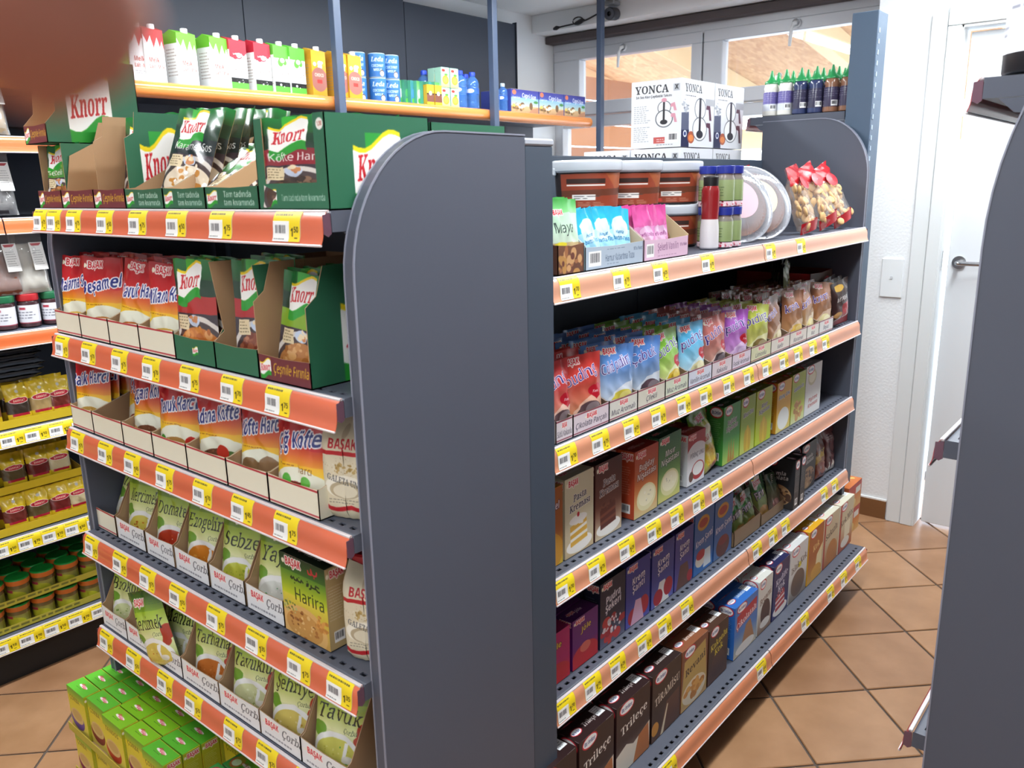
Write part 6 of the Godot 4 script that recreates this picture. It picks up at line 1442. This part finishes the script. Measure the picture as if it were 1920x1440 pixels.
	# spice jars with screw lids
	for k in 5:
		var c = ["b8242c", "1f6a44", "b8242c", "1f6a44", "b8242c"][k]
		turned("spice_jar", [Vector2(0.001, 0), Vector2(0.027, 0), Vector2(0.03, 0.004), Vector2(0.03, 0.075), Vector2(0.026, 0.082)], reg("spice wrap", 90, 50, [["f", "4a3034"], ["r", 0, 0.18, 1, 0.64, "e4e4ea"], ["r", 0.2, 0.26, 0.1, 0.08, "b03040"], ["l", 0.1, 0.42, 0.34, 3, 0.1, "6a6a78"], ["r", 0.7, 0.26, 0.1, 0.08, "b03040"], ["l", 0.6, 0.42, 0.34, 3, 0.1, "6a6a78"], ["r", 0, 0.8, 1, 0.03, "a84050"]]), film, at("W", 0.84 + k * 0.068, 1.103, 0.035), "spice jar with white label and %s lid on the wall shelving" % ("red" if c == "b8242c" else "green"), "jar", "spice jars with screw lids", [["lid", [Vector2(0.03, 0.081), Vector2(0.031, 0.084), Vector2(0.031, 0.099), Vector2(0.029, 0.102), Vector2(0.001, 0.102)], mat(c, 0.4)]])
	# stacked dark bags and yellow spice pouches
	for k in 6:
		var m = pouch_mesh(0.16, 0.13, 0.035, Rect2(), Rect2(), k % 4)
		var o = solo("tea_bag_pack", m, mat("4c5058", 0.2), "dark grey foil pack lying in a pile on the wall shelving", "pack", Vector3(-2.76, 0.955 + k * 0.017, -0.905 - 0.008 * (k % 3)), PI / 2, "dark foil packs in a pile")
		o.rotation.x = -PI / 2
	var yb = func(c): return P("yellow spice " + c, [["g", 0, 0.42, "dcb820", "e4c428"], ["g", 0.42, 0.74, c, c], ["g", 0.74, 1, "dcbc28", "c8a81c"], ["e", 0.5, 0.42, 0.4, 0.08, "f0e4d8"], ["e", 0.5, 0.42, 0.37, 0.066, "b02434"], ["t", "BAHARAT", 0.5, 0.42, 0.08, "f0d8c0", {"a": 1, "w": 0.6}], ["r", 0.15, 0.74, 0.7, 0.06, "a82030"], ["e", 0.5, 0.2, 0.07, 0.04, "d8d0c0"]], 84, 112)
	var cs = ["8a5a3c", "3c3028", "a88c5c", "6a2c24", "5a4a2c", "6a2420", "c8b890"]
	var ry = [[0.806, [0.815, 0.9, 0.965, 1.02], 0.125, 0], [0.596, [0.77, 0.865, 0.938, 1.0], 0.115, 3], [0.471, [0.75, 0.84, 0.91, 0.975, 1.03], 0.115, 2]]
	for r in 3:
		for k in ry[r][1].size():
			for d in 2:
				var p = solo("spice_pouch", pouch_mesh(0.072, ry[r][2], 0.035, yb.call(cs[(ry[r][3] + k) % 7]), sw("c8a41c"), (k + d) % 4), film, "yellow and red spice pouch %s" % ["on the third wall shelf from the floor", "in the upper tier above the pale pouches", "in the lower tier on the second wall shelf"][r] + (" set behind" if d else ""), "pouch", at("W", ry[r][1][k], ry[r][0] + 0.004, 0.02 + d * 0.05 + (0.03 if r == 1 else 0.0)), PI / 2, "yellow spice pouches")
				p.rotation.x = -0.1
	for r in 3:
		tray("yellow cardboard tray holding spice pouches, %s" % ["on the third wall shelf", "upper tier", "lower tier"][r], "W", 0.72, 1.06, [0.806, 0.593, 0.471][r], {"off": -0.006 + (0.03 if r == 1 else 0.0), "d": 0.16, "hf": 0.028, "hb": 0.04, "f": sw("d8b828"), "out": sw("cfae22"), "in": sw("b8983c")})
	# bouillon jars with green and orange lids
	var jw = reg("bouillon wrap", 100, 44, [["g", 0, 0.3, "6a5a34", "7a6a38"], ["g", 0.3, 1, "9a9a48", "a8a450"], ["e", 0.25, 0.8, 0.2, 0.4, "c8c838"], ["e", 0.25, 0.75, 0.04, 0.12, "3a4a1c"], ["r", 0.32, 0.34, 0.14, 0.16, "b03c4c"], ["e", 0.75, 0.8, 0.2, 0.4, "c8c838"], ["r", 0.62, 0.34, 0.14, 0.16, "b03c4c"]])
	for lv in 2:
		for k in 5:
			for d in 3:
				if lv == 0 and d > 0: continue
				turned("bouillon_jar", [Vector2(0.001, 0), Vector2(0.03, 0), Vector2(0.033, 0.004), Vector2(0.033, 0.045), Vector2(0.031, 0.052)], jw, film, at("W", 0.73 + k * 0.075 + 0.012 * lv, 0.162 + lv * 0.085, 0.04 + d * 0.07), "squat bouillon jar with green lid and orange ring, %s layer" % ["bottom", "top"][lv], "jar", "bouillon jars", [["lid_ring", [Vector2(0.0345, 0.05), Vector2(0.0355, 0.052), Vector2(0.0355, 0.066)], mat("d8742a", 0.4)], ["lid", [Vector2(0.0355, 0.066), Vector2(0.034, 0.07), Vector2(0.03, 0.071), Vector2(0.001, 0.0715)], mat("1f9a3c", 0.4)]])
		tray("yellow-green tray under the %s layer of bouillon jars" % ["bottom", "top"][lv], "W", 0.68, 1.07, 0.159 + lv * 0.085, {"off": -0.005, "d": 0.24, "hf": 0.022, "hb": 0.024, "f": reg("jar tray front", 160, 14, [["f", "b8ac3c"], ["l", 0.04, 0.35, 0.9, 1, 0.8, "6a6a2c"]]), "out": sw("b4a83c"), "in": sw("a09448")})

func top_goods():
	# teapot cartons on top of the island's far side
	var face = reg("teapot carton front", 150, 168, [["f", "e8eaee"], ["t", "YONCA", 0.08, 0.13, 0.16, "1c1c20", {"f": 1, "x": 0.66}], ["r", 0.83, 0.08, 0.12, 0.1, "b8bcc2"], ["t", "x", 0.89, 0.12, 0.12, "2a2a2e", {"a": 1}], ["t", "Sık Ses Alan Çaydanlık Takımı", 0.1, 0.24, 0.05, "3a3a40", {"w": 0.7}], ["l", 0.06, 0.37, 0.28, 9, 0.03, "9aa0a8"], ["l", 0.06, 0.68, 0.3, 8, 0.03, "9aa0a8"],
		["e", 0.66, 0.41, 0.13, 0.1, "60646a"], ["e", 0.66, 0.41, 0.115, 0.09, "eef0f2"], ["e", 0.66, 0.57, 0.17, 0.13, "60646a"], ["e", 0.66, 0.57, 0.15, 0.115, "f0f2f4"], ["r", 0.635, 0.31, 0.04, 0.3, "26262c"], ["e", 0.655, 0.62, 0.07, 0.035, "26262c"], ["e", 0.655, 0.3, 0.05, 0.03, "d898a8"], ["p", [0.78, 0.36, 0.86, 0.34, 0.9, 0.46, 0.85, 0.46, 0.83, 0.4, 0.78, 0.41], "d898a8"], ["p", [0.79, 0.5, 0.87, 0.5, 0.91, 0.63, 0.86, 0.63, 0.84, 0.56, 0.79, 0.55], "d898a8"], ["b", 0.74, 0.78, 0.2, 0.14], ["r", 0.46, 0.84, 0.22, 0.09, "c85a54"], ["l", 0.52, 0.87, 0.14, 2, 0.03, "f4ecec"], ["l", 0.52, 0.95, 0.36, 1, 0.03, "7a7e84"]])
	var sidef = reg("teapot carton side", 130, 168, [["f", "e2e4ea"], ["t", "YONCA", 0.1, 0.13, 0.16, "2c2c30", {"f": 1, "x": 0.5}], ["l", 0.12, 0.24, 0.4, 1, 0.04, "5a5a60"], ["g", 0.99, 1, "e2e4ea", "e2e4ea"], ["p", [0, 0.5, 0.22, 0.48, 0.24, 1, 0, 1], "5a6078"], ["p", [0, 0.75, 0.24, 0.74, 0.24, 1, 0, 1], "20244a"], ["k", 0.12, 0.4, 0.1, 0.1, 20, 0.03, ["b0b4bc", "888c94"]], ["e", 0.12, 0.8, 0.05, 0.05, "e8ecf4"], ["e", 0.12, 0.8, 0.03, 0.03, "20306a"], ["e", 0.3, 0.85, 0.1, 0.09, "b0583c"], ["e", 0.3, 0.86, 0.07, 0.05, "e0884a"],
		["e", 0.56, 0.42, 0.17, 0.16, "6a6e74"], ["e", 0.56, 0.42, 0.15, 0.145, "f2f4f6"], ["e", 0.56, 0.72, 0.22, 0.18, "6a6e74"], ["e", 0.56, 0.72, 0.2, 0.165, "f4f6f8"], ["r", 0.53, 0.26, 0.06, 0.5, "2c2a34"], ["e", 0.56, 0.8, 0.1, 0.06, "2c2a34"], ["p", [0.75, 0.36, 0.86, 0.34, 0.92, 0.58, 0.85, 0.58, 0.82, 0.42, 0.74, 0.42], "5a3448"], ["p", [0.76, 0.62, 0.88, 0.62, 0.94, 0.9, 0.87, 0.9, 0.84, 0.7, 0.76, 0.68], "5a3448"], ["p", [0.72, 0.26, 1, 0.26, 1, 0.36, 0.72, 0.36], "b0b2b8"]])
	for q in [[-1.398, 1.613, -2.574, "white teapot carton on top with the full front showing"], [-1.398, 1.613, -2.815, "white teapot carton on top, the farther of the two"], [-1.398, 1.39, -2.574, "white teapot carton in the lower row under the front one"], [-1.398, 1.39, -2.815, "white teapot carton in the lower row under the farther one"], [-1.598, 1.39, -2.574, "white teapot carton in the lower row at the left of the stack"]]:
		var T = solo("teapot_carton", null, paper, q[3], "carton", Vector3(q[0], q[1], q[2]), 0.0, "white teapot cartons")
		var m = MB.new()
		m.box(Vector3(-0.195, 0, -0.236), Vector3(0, 0.219, 0), {"f": face, "s": sidef, "t": sw("dcdce0")})
		m.plate([Vector2(0.002, 0), Vector2(0.193, 0), Vector2(0.19, 0.115), Vector2(0.005, 0.115)], Vector3(-0.195, 0.219, 0), Vector3.RIGHT, Vector3(0, 0, -1), 0.0012, sw("d4d4d8"))
		m.plate([Vector2(0.005, 0.121), Vector2(0.19, 0.121), Vector2(0.193, 0.234), Vector2(0.002, 0.234)], Vector3(-0.195, 0.219, 0), Vector3.RIGHT, Vector3(0, 0, -1), 0.0012, sw("d4d4d8"))
		T.mesh = m.done()
	# sauce bottles with green spouts
	var wraps = [["e6e4dc", "6a62a0", "cream-coloured"], ["e6e4dc", "6a62a0", "cream-coloured"], ["2f3a62", "32304a", "dark blue"], ["2f3a62", "32304a", "dark blue"], ["8a6048", "3a3450", "brown"], ["8a6048", "3a3450", "brown"]]
	for r in 3:
		for k in 6:
			var q = wraps[k]
			turned("squeeze_bottle", [Vector2(0.001, 0), Vector2(0.026, 0), Vector2(0.028, 0.004), Vector2(0.027, 0.08), Vector2(0.023, 0.088), Vector2(0.026, 0.096), Vector2(0.022, 0.112), Vector2(0.012, 0.118)], reg("squeeze wrap " + q[2], 80, 70, [["f", q[0]], ["r", 0, 0.3, 1, 0.34, q[1]], ["l", 0.1, 0.36, 0.8, 4, 0.06, Color(q[1]).lightened(0.3).to_html(false)], ["r", 0, 0.64, 1, 0.2, "d8dce4" if k < 2 else q[1]], ["b", 0.7, 0.66, 0.14, 0.16], ["b", 0.2, 0.66, 0.14, 0.16]]), film, Vector3(-1.29 + k * 0.055, 1.724, -3.045 - r * 0.062), "%s squeeze sauce bottle with green pointed spout" % q[2], "bottle", "squeeze sauce bottles", [["spout", [Vector2(0.0235, 0.112), Vector2(0.0235, 0.12), Vector2(0.012, 0.127), Vector2(0.008, 0.14), Vector2(0.003, 0.158), Vector2(0.001, 0.159)], mat("1e8a4a", 0.35)]])
	# canister on the shelving across the aisle
	var C = turned("canister", [Vector2(0.001, 0), Vector2(0.058, 0), Vector2(0.062, 0.004), Vector2(0.062, 0.03)], Rect2(), mat("15151a", 0.3), Vector3(-0.192, 1.633, -1.40), "white-labelled canister with black foot on the shelving across the aisle", "canister", "", [["label", [Vector2(0.0625, 0.028), Vector2(0.0625, 0.15)], paper, reg("canister wrap", 90, 60, [["f", "dcdee8"], ["l", 0.3, 0.7, 0.2, 2, 0.08, "8a8c98"], ["l", 0.5, 0.3, 0.3, 3, 0.1, "8a8c98"]])], ["lid", [Vector2(0.063, 0.15), Vector2(0.063, 0.175), Vector2(0.001, 0.178)], mat("15151a", 0.3)]])

# ---- the hand held up in front of the lens ----
func hand():
	var cam_r = Vector3(0.76879, -0.02011, -0.63919)
	var cam_u = Vector3(-0.1361, 0.97146, -0.19426)
	var cam_b = Vector3(0.62485, 0.23634, 0.74411)
	var eye = Vector3(0, 1.5, 0)
	var W = func(x, y, z): return eye + cam_r * x + cam_u * y - cam_b * z
	# joints: fingertip, two knuckles, base of the finger, palm, wrist, forearm; the other fingers stay folded behind
	var tip = W.call(-0.0325, 0.0262, 0.056)
	var bones = []
	var add_chain = func(ps, rs):
		for k in ps.size() - 1:
			bones.append([ps[k], ps[k + 1], rs[k], rs[k + 1]])
	var k1 = W.call(-0.05, 0.039, 0.052)
	var k2 = W.call(-0.068, 0.045, 0.042)
	var mc = W.call(-0.092, 0.03, 0.012)
	add_chain.call([tip, k1, k2, mc], [0.0078, 0.0086, 0.0094, 0.0112])
	var wrist = W.call(-0.13, -0.055, -0.03)
	var elbow = W.call(-0.22, -0.22, 0.0)
	add_chain.call([mc, wrist], [0.015, 0.022])
	add_chain.call([wrist, elbow], [0.026, 0.038])
	for f in 3:
		var b0 = mc.lerp(W.call(-0.115, -0.03, 0.006), (f + 1) / 3.0)
		var a0 = b0 + cam_b * -0.03 + cam_r * 0.014
		var a1 = a0 + cam_r * 0.022 + cam_b * 0.004
		var a2 = a1 + cam_r * 0.004 + cam_b * 0.02
		add_chain.call([b0, a0, a1, a2], [0.0115, 0.0095, 0.0088, 0.0076 - 0.0006 * f])
		bones.append([b0, wrist, 0.014, 0.02])
	var t0 = wrist.lerp(mc, 0.35) + cam_r * 0.018
	add_chain.call([wrist, t0, t0 + cam_r * 0.024 + cam_u * 0.02 - cam_b * 0.004, t0 + cam_r * 0.03 + cam_u * 0.044 - cam_b * 0.008], [0.02, 0.0135, 0.0105, 0.0085])
	var cell = 0.0034
	var lo = Vector3(INF, INF, INF)
	var hi = -lo
	for b in bones:
		for e in 2:
			lo = lo.min(b[e] - Vector3.ONE * (b[2 + e] + 0.006))
			hi = hi.max(b[e] + Vector3.ONE * (b[2 + e] + 0.006))
	var field = {}
	for b in bones:
		var mn = ((b[0].min(b[1]) - Vector3.ONE * (maxf(b[2], b[3]) + 0.008) - lo) / cell).floor()
		var mx = ((b[0].max(b[1]) + Vector3.ONE * (maxf(b[2], b[3]) + 0.008) - lo) / cell).ceil()
		var ab = b[1] - b[0]
		var l2 = ab.length_squared()
		for x in range(int(mn.x), int(mx.x) + 1):
			for y in range(int(mn.y), int(mx.y) + 1):
				for z in range(int(mn.z), int(mx.z) + 1):
					var p = lo + Vector3(x, y, z) * cell
					var t = clampf((p - b[0]).dot(ab) / l2, 0, 1)
					var d = p.distance_to(b[0] + ab * t) - lerpf(b[2], b[3], t)
					if d > 0.012: continue
					var key = Vector3i(x, y, z)
					var o = field.get(key, 1.0)
					var h = clampf(0.5 + 0.5 * (o - d) / 0.004, 0, 1)
					field[key] = lerpf(o, d, h) - 0.004 * h * (1 - h) if o < 0.5 else d
	# surface nets
	var verts = {}
	var q = MB.new()
	var offs = []
	for i in 8:
		offs.append(Vector3i(i & 1, (i >> 1) & 1, (i >> 2) & 1))
	for key in field:
		var sum = Vector3.ZERO
		var cnt = 0
		var vals = []
		for o in offs:
			vals.append(field.get(key + o, 0.012))
		for e in [[0, 1], [2, 3], [4, 5], [6, 7], [0, 2], [1, 3], [4, 6], [5, 7], [0, 4], [1, 5], [2, 6], [3, 7]]:
			var a = vals[e[0]]
			var b = vals[e[1]]
			if (a < 0) != (b < 0):
				sum += Vector3(offs[e[0]]).lerp(Vector3(offs[e[1]]), a / (a - b))
				cnt += 1
		if cnt:
			var g = Vector3(vals[1] + vals[3] + vals[5] + vals[7] - vals[0] - vals[2] - vals[4] - vals[6], vals[2] + vals[3] + vals[6] + vals[7] - vals[0] - vals[1] - vals[4] - vals[5], vals[4] + vals[5] + vals[6] + vals[7] - vals[0] - vals[1] - vals[2] - vals[3])
			verts[key] = q.add(lo + (Vector3(key) + sum / cnt) * cell, g.normalized(), Vector2.ZERO)
	for key in field:
		var a = field[key]
		for axis in 3:
			var e = Vector3i.ZERO
			e[axis] = 1
			var b = field.get(key + e, 0.012)
			if (a < 0) == (b < 0): continue
			var u = Vector3i.ZERO
			u[(axis + 1) % 3] = 1
			var w = Vector3i.ZERO
			w[(axis + 2) % 3] = 1
			var c = [key, key - u, key - u - w, key - w]
			if not (verts.has(c[0]) and verts.has(c[1]) and verts.has(c[2]) and verts.has(c[3])): continue
			var i = [verts[c[0]], verts[c[1]], verts[c[2]], verts[c[3]]]
			if a < 0: q.ix.append_array([i[0], i[2], i[1], i[0], i[3], i[2]])
			else: q.ix.append_array([i[0], i[1], i[2], i[0], i[2], i[3]])
	var T = thing("person", "bare hand with one fingertip reaching in front of everything, out of focus", "person")
	part("hand", q, mat("b07460", 0.55, 0.0, {"subsurf_scatter_enabled": true, "subsurf_scatter_strength": 0.15}), T)
	var nail = MB.new()
	nail.lathe([Vector2(0.0048, 0.0), Vector2(0.004, 0.0012), Vector2(0.0005, 0.0016)], 14, Rect2(), Vector3.ZERO, 0.9, 1.2)
	var no = part("nail", nail, mat("c89080", 0.3), T, tip + cam_u * 0.0066 - cam_b * 0.0035)

const LAMP := 2.7
const LAMP_COL := Color(0.96, 0.985, 1.0)
func _ready():
	# camera: a phone held at 1.5 m, turned 40 degrees left of the long aisle, looking down 14 degrees
	var cam = Camera3D.new()
	cam.name = "camera"
	add_child(cam)
	cam.transform = Transform3D(Basis(Vector3(0.76879, -0.02011, -0.63919), Vector3(-0.1361, 0.97146, -0.19426), Vector3(0.62485, 0.23634, 0.74411)).orthonormalized(), Vector3(0, 1.5, 0))
	var ca = CameraAttributesPhysical.new()
	ca.frustum_focal_length = 25.62
	ca.exposure_aperture = 8.0
	ca.frustum_focus_distance = 2.0
	ca.frustum_near = 0.01
	ca.frustum_far = 60.0
	cam.attributes = ca
	cam.near = 0.01
	cam.far = 60.0
	cam.fov = 50.2
	cam.current = true
	var sky = ProceduralSkyMaterial.new()
	sky.sky_top_color = Color(0.72, 0.8, 0.9)
	sky.sky_horizon_color = Color(0.93, 0.95, 0.97)
	sky.ground_horizon_color = Color(0.8, 0.8, 0.78)
	sky.ground_bottom_color = Color(0.6, 0.6, 0.58)
	sky.sky_energy_multiplier = 1.0
	var sk = Sky.new()
	sk.sky_material = sky
	var env = Environment.new()
	env.background_mode = Environment.BG_SKY
	env.sky = sk
	env.background_energy_multiplier = 11.0
	env.tonemap_mode = Environment.TONE_MAPPER_LINEAR
	env.tonemap_exposure = 1.0
	env.sdfgi_enabled = true
	env.ssao_enabled = true
	env.ssil_enabled = true
	var we = WorldEnvironment.new()
	we.environment = env
	add_child(we)
	rng.seed = 4711
	atlas = Image.create(AT, AT, false, Image.FORMAT_RGB8)
	atlas.fill(Color(0.8, 0.8, 0.8))
	steel = mat("565a66", 0.42, 0.0, {"metallic_specular": 0.4})
	paper = StandardMaterial3D.new()
	paper.roughness = 0.42
	film = StandardMaterial3D.new()
	film.roughness = 0.24
	film.clearcoat_enabled = true
	film.clearcoat = 0.4
	film.clearcoat_roughness = 0.12
	lamps()
	setting()
	outside()
	island()
	far_unit()
	near_unit()
	wall_unit()
	fittings()
	left_goods()
	right_goods()
	wall_goods()
	top_goods()
	hand()
	atlas_tex = ImageTexture.create_from_image(atlas)
	paper.albedo_texture = atlas_tex
	film.albedo_texture = atlas_tex
	print("print sheet used to row ", ay, " of ", AT)
